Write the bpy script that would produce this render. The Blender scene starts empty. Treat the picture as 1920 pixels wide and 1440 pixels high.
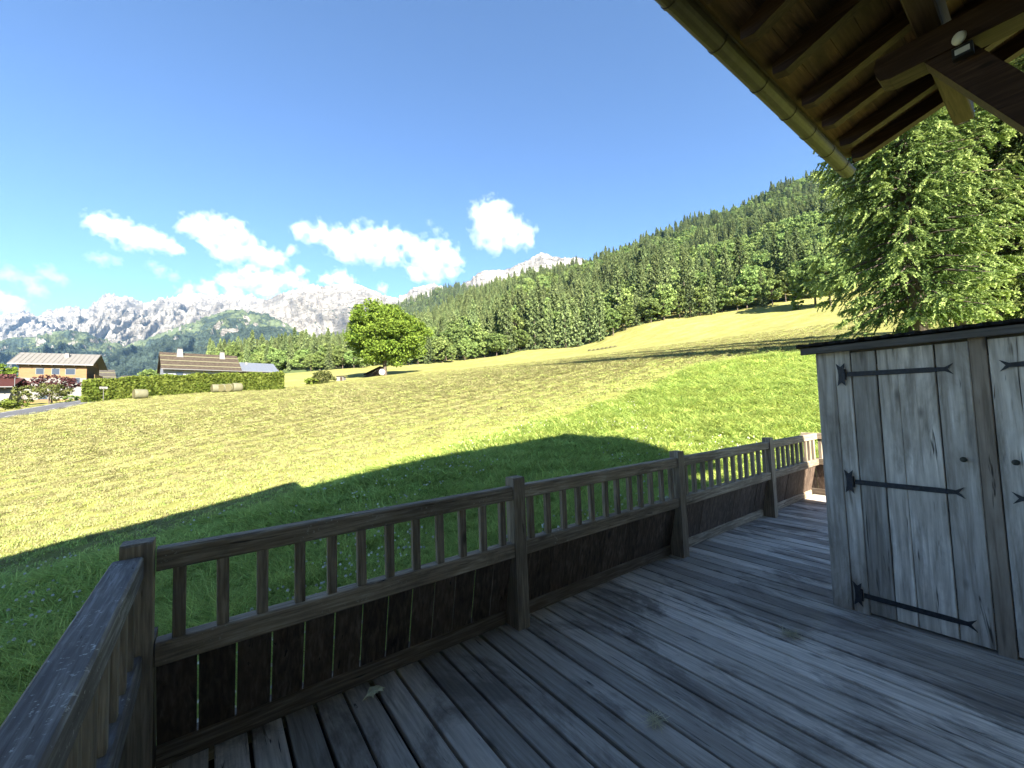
import bpy, math, random
import numpy as np
from mathutils import Vector, Matrix

# ------------------------------------------------------------------ camera, sky, sun, exposure
sc = bpy.context.scene
RNG = np.random.default_rng(7)
random.seed(7)
F_PX, PITCH, ROLL, YAW, CAM_H = 765.8, math.radians(3.2256), math.radians(-1.8457), math.radians(36.4147), 1.5731
_fw0 = np.array([math.sin(YAW), math.cos(YAW), 0]); _r0 = np.array([math.cos(YAW), -math.sin(YAW), 0]); _u0 = np.array([0, 0, 1.0])
FW = _fw0*math.cos(PITCH) + _u0*math.sin(PITCH); _u = _u0*math.cos(PITCH) - _fw0*math.sin(PITCH)
RT = _r0*math.cos(ROLL) + _u*math.sin(ROLL); UP = _u*math.cos(ROLL) - _r0*math.sin(ROLL)
EYE = np.array([0, 0, CAM_H])
cd = bpy.data.cameras.new('camera'); cam = bpy.data.objects.new('camera', cd); sc.collection.objects.link(cam)
cd.sensor_width = 36; cd.lens = F_PX/1920*36; cd.clip_start = .05; cd.clip_end = 60000
cam.matrix_world = Matrix(((RT[0], UP[0], -FW[0], 0), (RT[1], UP[1], -FW[1], 0), (RT[2], UP[2], -FW[2], CAM_H), (0, 0, 0, 1)))
sc.camera = cam

SUN_AZ, SUN_EL = math.radians(12.8), math.radians(28.5)      # light travels towards this azimuth (from Y to X)
SUN_TO = Vector((-math.sin(SUN_AZ)*math.cos(SUN_EL), -math.cos(SUN_AZ)*math.cos(SUN_EL), math.sin(SUN_EL)))
world = bpy.data.worlds.new('World'); sc.world = world; world.use_nodes = True
wn = world.node_tree.nodes; wl = world.node_tree.links
sky = wn.new('ShaderNodeTexSky'); sky.sky_type = 'NISHITA'; sky.sun_disc = False
sky.sun_elevation = SUN_EL; sky.sun_rotation = math.atan2(SUN_TO.x, SUN_TO.y)
sky.altitude = 1000; sky.air_density = .8; sky.dust_density = 0; sky.ozone_density = 5.0
bgn = wn['Background']; wl.new(sky.outputs[0], bgn.inputs[0]); bgn.inputs[1].default_value = .052
sd = bpy.data.lights.new('sun', 'SUN'); sd.energy = 5.0; sd.angle = math.radians(.53); sd.color = (1, .93, .80)
sun = bpy.data.objects.new('sun', sd); sc.collection.objects.link(sun)
sun.rotation_euler = SUN_TO.to_track_quat('Z', 'Y').to_euler(); sun.location = (0, -20, 40)
vs = sc.view_settings; vs.view_transform = 'Standard'; vs.look = 'None'; vs.gamma = 1; vs.exposure = 2.65; vs.use_curve_mapping = False
cy = sc.cycles; cy.use_denoising = True; cy.max_bounces = 7; cy.diffuse_bounces = 5; cy.glossy_bounces = 2
cy.transmission_bounces = 3; cy.transparent_max_bounces = 8; cy.volume_bounces = 3; cy.caustics_reflective = False; cy.caustics_refractive = False
cy.sample_clamp_indirect = 4

# ------------------------------------------------------------------ picking points from pixels (1920 x 1440)
def ray(px, py):
    return FW + RT*(px-960)/F_PX - UP*(py-720)/F_PX
def at(px, py, depth):
    return EYE + ray(px, py)*depth
def onp(px, py, axis, val):
    d = ray(px, py); return EYE + d*((val-EYE[axis])/d[axis])

# ------------------------------------------------------------------ terrain height
CTRL = [(-1.25,10.4,-.6),(2.35,9.7,0),(4.2,9.3,.2),(8.7,8.7,.66),(0,3,-.75),(-3,3,-1.25),(4,3,-.5),(8,3,-.28),(9.5,1,-.1),(12,4,.62),
        (-4,9,-1.15),(0,-5,-1.0),(8,-4,-.2),(-10,0,-2.6),(6,5.5,.0),(2,6,-.4),(-9,20,-1.3),(20,0,2.2),(14,-10,.6)]
for px, py, d in [(0,786,42),(60,771,52),(150,757,60),(535,729,78),(262,746,62),(430,734,72),(722,704,95),(620,716,90),(850,686,128),(900,678,138),
                  (1000,657,150),(1100,650,150),(1200,612,150),(1300,597,150),(1400,580,150),(1500,562,145),(1570,556,140),
                  (1705,640,20),(1905,630,21),(100,752,90),(0,757,88),(550,702,125),(330,730,110),(30,735,130),(660,696,130),(-250,815,30),(-300,770,80),
                  (1700,520,130),(1850,500,110),(1000,640,190),(1300,560,190),(1500,505,190),(600,690,190),(300,715,200),(-100,735,200)]:
    CTRL.append(tuple(at(px, py, d)))
CTRL = np.array(CTRL)
def _phi(r2):
    return .5*r2*np.log(r2+1e-9)
def _tps_fit(P, z, lam):
    n = len(P); S = 50.0; Q = P/S
    K = _phi(((Q[:,None]-Q[None])**2).sum(-1)) + lam*np.eye(n)
    A = np.zeros((n+3, n+3)); A[:n,:n] = K; A[:n,n] = 1; A[:n,n+1:] = Q; A[n,:n] = 1; A[n+1:,:n] = Q.T
    return np.linalg.solve(A, np.concatenate([z, [0,0,0]])), Q, S
_W, _Q, _S = _tps_fit(CTRL[:,:2], CTRL[:,2], 2e-4)
def T(x, y):
    x = np.asarray(x, float); y = np.asarray(y, float); sh = x.shape
    q = np.stack([x.ravel()/_S, y.ravel()/_S], -1); out = np.empty(len(q))
    for i in range(0, len(q), 20000):
        c = q[i:i+20000]
        out[i:i+20000] = _phi(((c[:,None]-_Q[None])**2).sum(-1))@_W[:-3] + _W[-3] + c@_W[-2:]
    return out.reshape(sh)
def Tz(x, y): return float(T(np.array([x]), np.array([y]))[0])
def hit(px, py, far=400):
    d = ray(px, py); t = np.geomspace(2.2, far, 900); P = EYE + d*t[:,None]
    below = P[:,2] < T(P[:,0], P[:,1])
    if not below.any(): return P[-1]
    return P[np.argmax(below)]
def on_ground(px, depth):
    d = _fw0*0
    # a point of the ground in image column px at the given depth: fixed-point on the row
    py = 740.0
    for _ in range(30):
        p = at(px, py, depth); g = Tz(p[0], p[1]); py += (p[2]-g)/depth*F_PX*.8
    return at(px, py, depth), py

# ------------------------------------------------------------------ noise
def _hash(ix, iy, seed):
    h = (ix*374761393 + iy*668265263 + seed*1442695041) & 0xffffffff
    h = ((h ^ (h >> 13))*1274126177) & 0xffffffff
    return ((h ^ (h >> 16)) & 0xffff)/65535.0
def vnoise(x, y, seed=0):
    x = np.asarray(x, float); y = np.asarray(y, float)
    ix = np.floor(x).astype(np.int64); iy = np.floor(y).astype(np.int64); fx = x-ix; fy = y-iy
    fx = fx*fx*fx*(fx*(fx*6-15)+10); fy = fy*fy*fy*(fy*(fy*6-15)+10)
    a = _hash(ix, iy, seed); b = _hash(ix+1, iy, seed); c = _hash(ix, iy+1, seed); d = _hash(ix+1, iy+1, seed)
    return (a*(1-fx)+b*fx)*(1-fy) + (c*(1-fx)+d*fx)*fy
def fbm(x, y, o=5, seed=0, ridged=False):
    s = 0; a = .5
    for k in range(o):
        n = vnoise(x, y, seed+k*17)
        if ridged: n = 1-np.abs(2*n-1)
        s = s + a*n; a *= .5; x = x*2.03+3.1; y = y*2.03+1.7
    return s

# ------------------------------------------------------------------ object helpers
COL = sc.collection
def link(o, parent=None):
    COL.objects.link(o)
    if parent is not None: o.parent = parent
    return o
def tag(o, label=None, cat=None, group=None, kind=None):
    if label: o['label'] = label
    if cat: o['category'] = cat
    if group: o['group'] = group
    if kind: o['kind'] = kind
    return o
def empty(name, loc=(0,0,0), rz=0):
    o = bpy.data.objects.new(name, None); o.location = tuple(loc); o.rotation_euler = (0,0,rz); o.empty_display_size = .2
    return link(o)
def fast_mesh(name, V, F, mat=None, smooth=False, attrs=None):
    V = np.asarray(V, np.float32); F = np.asarray(F, np.int32); n = F.shape[1]
    me = bpy.data.meshes.new(name); me.vertices.add(len(V)); me.vertices.foreach_set('co', V.ravel())
    me.loops.add(F.size); me.loops.foreach_set('vertex_index', F.ravel())
    me.polygons.add(len(F)); me.polygons.foreach_set('loop_start', np.arange(0, F.size, n, dtype=np.int32))
    if smooth: me.polygons.foreach_set('use_smooth', np.ones(len(F), bool))
    for k, a in (attrs or {}).items():
        at_ = me.attributes.new(k, 'FLOAT', 'POINT'); at_.data.foreach_set('value', np.asarray(a, np.float32))
    me.update(calc_edges=True)
    if mat: me.materials.append(mat)
    return me
class MB:
    def __init__(s): s.v = []; s.f = []; s.m = None
    def add(s, vs, fs):
        n = len(s.v)
        for v in vs:
            s.v.append(tuple((s.m @ Vector(v))) if s.m is not None else tuple(v))
        for f in fs: s.f.append(tuple(i+n for i in f))
        return s
    def box(s, x0, x1, y0, y1, z0, z1, c=0.0):
        if c <= 0:
            return s.add([(x0,y0,z0),(x1,y0,z0),(x1,y1,z0),(x0,y1,z0),(x0,y0,z1),(x1,y0,z1),(x1,y1,z1),(x0,y1,z1)],
                         [(0,3,2,1),(4,5,6,7),(0,1,5,4),(1,2,6,5),(2,3,7,6),(3,0,4,7)])
        # chamfered along the longest axis
        d = [x1-x0, y1-y0, z1-z0]; ax = d.index(max(d)); lo = [x0,y0,z0]; hi = [x1,y1,z1]; a, b = [i for i in range(3) if i != ax]
        pr = [(lo[a]+c,lo[b]),(hi[a]-c,lo[b]),(hi[a],lo[b]+c),(hi[a],hi[b]-c),(hi[a]-c,hi[b]),(lo[a]+c,hi[b]),(lo[a],hi[b]-c),(lo[a],lo[b]+c)]
        vs = []
        for e in (lo[ax], hi[ax]):
            for p, q in pr:
                w = [0,0,0]; w[ax] = e; w[a] = p; w[b] = q; vs.append(tuple(w))
        fs = [tuple(range(8)), tuple(range(15, 7, -1))] + [(i, 8+i, 8+(i+1) % 8, (i+1) % 8) for i in range(8)]
        return s.add(vs, fs)
    def prism(s, pts, axis, a0, a1):
        # pts: 2-D outline in the two other axes (in order), extruded along axis
        o = [i for i in range(3) if i != axis]; n = len(pts); vs = []
        for e in (a0, a1):
            for p in pts:
                w = [0,0,0]; w[axis] = e; w[o[0]] = p[0]; w[o[1]] = p[1]; vs.append(tuple(w))
        return s.add(vs, [tuple(range(n)), tuple(range(2*n-1, n-1, -1))] + [(i, n+i, n+(i+1) % n, (i+1) % n) for i in range(n)])
    def tube(s, pts, rad, n=8, cap=True):
        pts = [Vector(p) for p in pts]; rad = rad if hasattr(rad, '__len__') else [rad]*len(pts); vs = []
        for i, p in enumerate(pts):
            d = (pts[min(i+1, len(pts)-1)]-pts[max(i-1, 0)]).normalized()
            a = d.orthogonal().normalized() if abs(d.z) < .95 else Vector((1,0,0)).cross(d).normalized()
            b = d.cross(a)
            for k in range(n):
                t = 2*math.pi*k/n; vs.append(tuple(p + a*math.cos(t)*rad[i] + b*math.sin(t)*rad[i]))
        fs = []
        for i in range(len(pts)-1):
            for k in range(n): fs.append((i*n+k, i*n+(k+1) % n, (i+1)*n+(k+1) % n, (i+1)*n+k))
        if cap: fs += [tuple(range(n))[::-1], tuple((len(pts)-1)*n+k for k in range(n))]
        return s.add(vs, fs)
    def mesh(s, name, mat, smooth=False):
        me = bpy.data.meshes.new(name); me.from_pydata(s.v, [], s.f); 
        import bmesh
        bm = bmesh.new(); bm.from_mesh(me); bmesh.ops.recalc_face_normals(bm, faces=bm.faces); bm.to_mesh(me); bm.free()
        if mat: me.materials.append(mat)
        if smooth: me.polygons.foreach_set('use_smooth', np.ones(len(me.polygons), bool))
        me.update(); return me
    def build(s, name, mat, parent=None, smooth=False, loc=None):
        o = bpy.data.objects.new(name, s.mesh(name, mat, smooth))
        if loc is not None: o.location = loc
        return link(o, parent)
def part(name, me, parent, loc=(0,0,0), rot=(0,0,0), scale=(1,1,1)):
    o = bpy.data.objects.new(name, me); o.location = loc; o.rotation_euler = rot; o.scale = scale
    return link(o, parent)

# ------------------------------------------------------------------ materials
def new_mat(name):
    m = bpy.data.materials.new(name); m.use_nodes = True; nt = m.node_tree
    b = nt.nodes['Principled BSDF']; b.inputs['Roughness'].default_value = .8; b.inputs['Specular IOR Level'].default_value = .25
    return m, nt, b
def N(nt, kind, **kw):
    n = nt.nodes.new(kind)
    for k, v in kw.items():
        if k.startswith('_'): setattr(n, k[1:], v)
        else: n.inputs[k.replace('_', ' ')].default_value = v
    return n
def L(nt, a, b): nt.links.new(a, b)
def ramp(nt, src, stops):
    r = nt.nodes.new('ShaderNodeValToRGB'); e = r.color_ramp.elements
    while len(e) < len(stops): e.new(.5)
    for i, (p, c) in enumerate(stops): e[i].position = p; e[i].color = (*c, 1) if len(c) == 3 else c
    L(nt, src, r.inputs[0]); return r.outputs[0]
def mixc(nt, fac, a, b, mode='MIX'):
    n = nt.nodes.new('ShaderNodeMix'); n.data_type = 'RGBA'; n.blend_type = mode
    for sock, v in ((n.inputs[0], fac), (n.inputs[6], a), (n.inputs[7], b)):
        if hasattr(v, 'links'): L(nt, v, sock)
        elif isinstance(v, (int, float)): sock.default_value = v
        else: sock.default_value = (*v, 1)
    return n.outputs[2]
def math_(nt, op, a, b=None, clamp=False):
    n = nt.nodes.new('ShaderNodeMath'); n.operation = op; n.use_clamp = clamp
    for i, v in enumerate((a, b)):
        if v is None: continue
        if hasattr(v, 'links'): L(nt, v, n.inputs[i])
        else: n.inputs[i].default_value = v
    return n.outputs[0]
def noise(nt, vec, scale, detail=4, rough=.55, dist=0.0):
    n = nt.nodes.new('ShaderNodeTexNoise'); n.inputs['Scale'].default_value = scale; n.inputs['Detail'].default_value = detail
    n.inputs['Roughness'].default_value = rough; n.inputs['Distortion'].default_value = dist
    if vec is not None: L(nt, vec, n.inputs['Vector'])
    return n.outputs['Fac']
def bump(nt, b, h, strength=.5, dist=.01):
    n = nt.nodes.new('ShaderNodeBump'); n.inputs['Strength'].default_value = strength; n.inputs['Distance'].default_value = dist
    L(nt, h, n.inputs['Height']); L(nt, n.outputs[0], b.inputs['Normal'])
def rnd_coords(nt, axis=1, stretch=.06, rand=True):
    """object coordinates squeezed along the grain, shifted at random per object"""
    tc = nt.nodes.new('ShaderNodeTexCoord'); mp = nt.nodes.new('ShaderNodeMapping'); s = [1,1,1]; s[axis] = stretch
    mp.inputs['Scale'].default_value = s; L(nt, tc.outputs['Object'], mp.inputs[0])
    oi = nt.nodes.new('ShaderNodeObjectInfo')
    add = nt.nodes.new('ShaderNodeVectorMath'); add.operation = 'ADD'; L(nt, mp.outputs[0], add.inputs[0])
    sc_ = nt.nodes.new('ShaderNodeVectorMath'); sc_.operation = 'SCALE'; sc_.inputs[0].default_value = (37.0, 19.0, 53.0); L(nt, oi.outputs['Random'], sc_.inputs[3])
    L(nt, sc_.outputs[0], add.inputs[1])
    add2 = nt.nodes.new('ShaderNodeVectorMath'); add2.operation = 'ADD'; L(nt, tc.outputs['Object'], add2.inputs[0]); L(nt, sc_.outputs[0], add2.inputs[1])
    return add.outputs[0], add2.outputs[0], oi.outputs['Random']
def wood_mat(name, dark, mid, light, axis=1, grain=55, var=.35, worn=.5, rough=.75, bumps=.5, lichen=None, knots=True, spec=.25, stain=None):
    m, nt, b = new_mat(name); g, o, r = rnd_coords(nt, axis)
    n1 = noise(nt, g, grain, 6, .6, .4); n2 = noise(nt, g, grain*.16, 4, .55, .8); n3 = noise(nt, o, 3.3, 4, .6)
    col = ramp(nt, n1, [(.28, dark), (.5, mid), (.72, light)])
    patch = ramp(nt, n3, [(.38, (0,0,0)), (.62, (1,1,1))])
    col = mixc(nt, math_(nt, 'MULTIPLY', patch, worn), col, mixc(nt, n2, dark, mid))
    br = math_(nt, 'ADD', math_(nt, 'MULTIPLY', r, var), 1-var*.5)
    hsv = nt.nodes.new('ShaderNodeHueSaturation'); L(nt, br, hsv.inputs['Value']); L(nt, col, hsv.inputs['Color']); col = hsv.outputs[0]
    crack = ramp(nt, noise(nt, g, grain*.5, 3, .7, 1.2), [(.30, (0,0,0)), (.36, (1,1,1))])
    col = mixc(nt, crack, tuple(c*.35 for c in dark), col)
    hgt = math_(nt, 'ADD', math_(nt, 'MULTIPLY', n1, .6), math_(nt, 'MULTIPLY', crack, .6))
    if knots:
        vo = nt.nodes.new('ShaderNodeTexVoronoi'); vo.inputs['Scale'].default_value = 1.0
        mp = nt.nodes.new('ShaderNodeMapping'); s = [6.0,6.0,6.0]; s[axis] = 2.2; mp.inputs['Scale'].default_value = s; L(nt, o, mp.inputs[0]); L(nt, mp.outputs[0], vo.inputs['Vector'])
        kn = ramp(nt, vo.outputs['Distance'], [(.05, (1,1,1)), (.13, (0,0,0))])
        sc2 = nt.nodes.new('ShaderNodeSeparateColor'); L(nt, vo.outputs['Color'], sc2.inputs[0]); rare = math_(nt, 'GREATER_THAN', sc2.outputs[0], .42)
        kf = math_(nt, 'MULTIPLY', kn, rare)
        col = mixc(nt, math_(nt, 'MULTIPLY', kf, .8), col, tuple(c*.5 for c in dark))
    if lichen:
        ln = ramp(nt, noise(nt, o, 60, 3, .7), [(.60, (0,0,0)), (.68, (1,1,1))]); lp = ramp(nt, noise(nt, o, 5, 2), [(.48, (0,0,0)), (.6, (1,1,1))])
        col = mixc(nt, math_(nt, 'MULTIPLY', math_(nt, 'MULTIPLY', ln, lp), .75), col, lichen)
    if stain:
        ge = nt.nodes.new('ShaderNodeNewGeometry'); mp2 = nt.nodes.new('ShaderNodeMapping'); mp2.inputs['Scale'].default_value = stain[0]; L(nt, ge.outputs['Position'], mp2.inputs[0])
        sn = ramp(nt, noise(nt, mp2.outputs[0], 1.0, 7, .68, .5), [(stain[1], (0,0,0)), (stain[2], (1,1,1))])
        col = mixc(nt, math_(nt, 'MULTIPLY', sn, stain[3]), col, mixc(nt, n1, stain[4], stain[5]))
    L(nt, col, b.inputs['Base Color']); b.inputs['Roughness'].default_value = rough; b.inputs['Specular IOR Level'].default_value = spec
    bump(nt, b, hgt, bumps, .004)
    return m
def plain_mat(name, col, rough=.7, spec=.3, metal=0, var=.25, scale=8, bumps=0.0):
    m, nt, b = new_mat(name); tc = nt.nodes.new('ShaderNodeTexCoord'); n = noise(nt, tc.outputs['Object'], scale, 5, .6)
    c = ramp(nt, n, [(.3, tuple(x*(1-var) for x in col)), (.7, tuple(min(1, x*(1+var*.6)) for x in col))])
    L(nt, c, b.inputs['Base Color']); b.inputs['Roughness'].default_value = rough; b.inputs['Specular IOR Level'].default_value = spec; b.inputs['Metallic'].default_value = metal
    if bumps: bump(nt, b, n, bumps, .02)
    return m
def leaf_mat(name, dark, light, trans=.35, hue=.03, tip=None, nscale=.6):
    m, nt, b = new_mat(name); nt.nodes.remove(b); out = nt.nodes['Material Output']
    tc = nt.nodes.new('ShaderNodeTexCoord'); oi = nt.nodes.new('ShaderNodeObjectInfo'); ge = nt.nodes.new('ShaderNodeNewGeometry')
    n = noise(nt, tc.outputs['Object'], nscale, 3, .6)
    f = math_(nt, 'ADD', math_(nt, 'MULTIPLY', n, .7), math_(nt, 'MULTIPLY', ge.outputs['Random Per Island'], .45))
    col = ramp(nt, f, [(.3, dark), (.8, light)])
    if tip:
        a = nt.nodes.new('ShaderNodeAttribute'); a.attribute_name = 'tip'; col = mixc(nt, a.outputs['Fac'], col, tip)
    hsv = nt.nodes.new('ShaderNodeHueSaturation'); L(nt, col, hsv.inputs['Color'])
    L(nt, math_(nt, 'ADD', math_(nt, 'MULTIPLY', oi.outputs['Random'], hue*2), .5-hue), hsv.inputs['Hue'])
    L(nt, math_(nt, 'ADD', math_(nt, 'MULTIPLY', math_(nt, 'FRACT', math_(nt, 'MULTIPLY', oi.outputs['Random'], 7.31)), .6), .7), hsv.inputs['Value'])
    d = nt.nodes.new('ShaderNodeBsdfDiffuse'); t = nt.nodes.new('ShaderNodeBsdfTranslucent'); mx = nt.nodes.new('ShaderNodeMixShader'); mx.inputs[0].default_value = trans
    L(nt, hsv.outputs[0], d.inputs[0]); L(nt, hsv.outputs[0], t.inputs[0]); L(nt, d.outputs[0], mx.inputs[1]); L(nt, t.outputs[0], mx.inputs[2]); L(nt, mx.outputs[0], out.inputs[0])
    return m

M = {}
M['deck'] = wood_mat('deck_wood', (.30,.265,.225), (.55,.49,.425), (.76,.70,.63), 1, 60, .8, .45, .6, 1.0, spec=.4, stain=((2.6, 1.1, 1), .50, .61, .85, (.08,.067,.058), (.26,.222,.19)))
M['rail_x'] = wood_mat('rail_wood_x', (.105,.078,.053), (.27,.212,.15), (.52,.445,.345), 0, 60, .3, .45, lichen=(.45,.45,.39), stain=((1.5,3,3), .50, .62, .6, (.06,.044,.031), (.17,.135,.098)))
M['rail_y'] = wood_mat('rail_wood_side', (.075,.064,.058), (.18,.16,.148), (.42,.41,.39), 0, 70, .2, .5, bumps=.9, lichen=(.75,.74,.68), stain=((5,1.2,4), .46, .58, .7, (.05,.043,.042), (.14,.125,.12)))
M['rail_shade'] = wood_mat('rail_wood_shade', (.05,.036,.025), (.125,.095,.068), (.24,.195,.15), 0, 60, .3, .45)  # darker copy of the rail wood, shade of nearer base rails in its colour
M['rail_z'] = wood_mat('rail_wood_z', (.085,.065,.046), (.22,.175,.128), (.40,.335,.255), 2, 60, .35, .4)
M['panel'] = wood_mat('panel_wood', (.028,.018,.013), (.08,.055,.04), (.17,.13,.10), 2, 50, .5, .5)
M['shed'] = wood_mat('shed_wood', (.20,.168,.132), (.52,.455,.38), (.78,.71,.62), 2, 34, .65, .5, .8, 1.5, stain=((4,4,1.2), .5, .64, .7, (.10,.083,.065), (.37,.315,.255)))
M['shed_brown'] = wood_mat('shed_brown_wood', (.17,.128,.092), (.35,.275,.205), (.48,.39,.3), 2, 42, .3, .5, .8, .9)
M['shed_x'] = wood_mat('shed_fascia_wood', (.05,.044,.038), (.13,.116,.10), (.21,.19,.17), 1, 42, .2, .5)
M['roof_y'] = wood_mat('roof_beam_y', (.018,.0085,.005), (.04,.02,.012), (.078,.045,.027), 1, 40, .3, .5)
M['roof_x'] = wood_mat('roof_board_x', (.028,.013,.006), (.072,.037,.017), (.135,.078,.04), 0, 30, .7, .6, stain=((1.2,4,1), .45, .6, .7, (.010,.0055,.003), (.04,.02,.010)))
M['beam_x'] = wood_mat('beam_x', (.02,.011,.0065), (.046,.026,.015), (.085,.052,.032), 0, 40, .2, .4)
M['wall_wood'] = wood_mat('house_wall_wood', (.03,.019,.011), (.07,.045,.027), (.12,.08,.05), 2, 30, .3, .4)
M['bounce_plaster'] = plain_mat('bounce_plaster', (.78,.76,.71), .9, .1, 0, .1, 2)
M['tile'] = plain_mat('roof_cover', (.11,.09,.075), .9, .1, 0, .4, 3)
M['gutter'] = plain_mat('gutter_metal', (.035,.026,.02), .55, .4, .2, .4, 12)
M['iron'] = plain_mat('black_iron', (.035,.034,.037), .55, .5, .3, .5, 40, .3)
M['knob'] = plain_mat('knob_wood', (.05,.05,.035), .6, .4)
M['bitumen'] = plain_mat('bitumen', (.022,.02,.018), .9, .2, 0, .5, 14, .6)
M['white_plastic'] = plain_mat('white_plastic', (.55,.53,.47), .4, .5, 0, .1)
M['black_plastic'] = plain_mat('black_plastic', (.015,.015,.016), .4, .5)
M['bark'] = wood_mat('bark', (.03,.023,.017), (.085,.066,.05), (.16,.13,.10), 2, 14, .3, .5, .9, 1.0, knots=False)
M['white_wall'] = plain_mat('white_render', (.16,.155,.145), .9, .1, 0, .1, 2)
M['grey_wall'] = plain_mat('grey_render', (.2,.21,.24), .9, .1)
M['orange_wood'] = wood_mat('orange_larch', (.11,.062,.026), (.155,.092,.042), (.18,.11,.055), 0, 8, .15, .3, knots=False)
M['brown_wood'] = wood_mat('brown_larch', (.03,.017,.009), (.055,.033,.018), (.08,.05,.03), 0, 8, .15, .3, knots=False)
M['steel_roof'] = plain_mat('pale_metal_roof', (.16,.15,.135), .55, .4, .2, .15, 2)
M['blue_roof'] = plain_mat('blue_grey_metal_roof', (.15,.165,.195), .4, .5, .3, .12, 2)
M['shingle'] = plain_mat('old_shingle_roof', (.055,.043,.033), .9, .1, 0, .5, 2.5)
M['grey_roof'] = plain_mat('grey_shingle_roof', (.06,.054,.047), .9, .1, 0, .35, 2.5)
M['window'] = plain_mat('window_glass', (.03,.035,.045), .08, .6, 0, .1)
M['concrete'] = plain_mat('concrete', (.2,.19,.17), .9, .15)
M['galv'] = plain_mat('galvanised_steel', (.14,.14,.14), .45, .5, .5, .1)
M['hay'] = plain_mat('hay_bale', (.10,.09,.045), .95, .05, 0, .3, 6, .6)
M['net'] = plain_mat('bale_net', (.12,.115,.07), .7, .2, 0, .15, 5)
M['red_roof'] = plain_mat('dark_red_roof', (.04,.012,.01), .8, .2)
M['asphalt'] = plain_mat('asphalt', (.075,.075,.08), .85, .3, 0, .2, 3)
M['paint'] = plain_mat('road_paint', (.3,.3,.29), .7, .2, 0, .1)
M['stone'] = plain_mat('stone', (.34,.30,.26), .9, .15, 0, .4, 3)
M['leaf_dead'] = plain_mat('dry_leaf', (.80,.80,.55), .8, .1, 0, .2, 60)
M['straw'] = leaf_mat('dry_straw', (.5,.46,.30), (.75,.70,.48), .2, .01)
M['needle'] = leaf_mat('spruce_needles', (.045,.078,.027), (.165,.23,.07), .25, .010, tip=(.34,.40,.135), nscale=.5)
M['needle_far'] = leaf_mat('far_spruce_needles', (.06,.09,.042), (.17,.215,.09), .25, .012, tip=(.25,.30,.12), nscale=.15)
M['leaf_far'] = leaf_mat('far_leaves', (.085,.13,.04), (.24,.31,.10), .35, .014, nscale=.25)
M['leaf_maple'] = leaf_mat('maple_leaves', (.055,.10,.014), (.18,.245,.04), .35, .0, nscale=.35)
M['leaf_hedge'] = leaf_mat('hedge_leaves', (.065,.10,.015), (.185,.22,.045), .25, .0, nscale=.6)
M['leaf_purple'] = leaf_mat('purple_leaves', (.05,.02,.024), (.13,.06,.06), .3, .0)
M['leaf_olive'] = leaf_mat('olive_leaves', (.06,.075,.022), (.16,.17,.06), .35, .0)
M['grass'] = leaf_mat('grass_blades', (.17,.26,.055), (.60,.68,.20), .42, .02, nscale=.35)
M['stubble'] = leaf_mat('cut_grass', (.20,.195,.07), (.36,.33,.165), .25, .015, nscale=.3)
M['clover'] = leaf_mat('clover_heads', (.55,.52,.45), (.75,.72,.66), .3, .02)

# ================================================================== DECK
def plank(name, mat, w, t, Lg, axis, c=.006):
    b = MB(); h = w/2
    if axis == 0: b.box(0, Lg, -h, h, -t, 0, c)
    elif axis == 1: b.box(-h, h, 0, Lg, -t, 0, c)
    return b.mesh(name, mat)
deck = empty('deck', (0,0,0)); tag(deck, 'weathered grey plank deck of the chalet', 'deck', kind='structure')
DECK_Y0, DECK_Y1 = -.6, 2.56
pm = [plank('deck_plank', M['deck'], .1325, .035, DECK_Y1-DECK_Y0, 1, .004) for _ in range(1)][0]
x = -.29; k = 0
while x < 7.95:
    part('plank', pm, deck, (x+.075, DECK_Y0 + random.uniform(-.006, 0), random.uniform(-.003, .002)), (0, random.uniform(-.008, .008), random.uniform(-.0015, .0015)))
    x += .1505
b = MB()
for y in (-.4, .35, 1.1, 1.85, 2.45): b.box(-.28, 7.95, y-.04, y+.04, -.20, -.045)
b.build('joist', M['rail_x'], deck)
MB().box(-.27, 7.94, -.58, 2.50, -.0435, -.0415).build('gap_shade_sheet', M['bitumen'], deck)  # added dark sheet standing in for the shade between the planks
b = MB()
for x in np.linspace(-.2, 7.8, 6): b.box(x-.06, x+.06, 2.40, 2.52, -1.6, -.21)
b.build('support_post', M['rail_z'], deck)
# edge beam that closes the outer side below the railing
MB().box(-.29, 7.95, 2.63, 2.67, -.16, .02).build('edge_board', M['rail_x'], deck)

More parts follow.
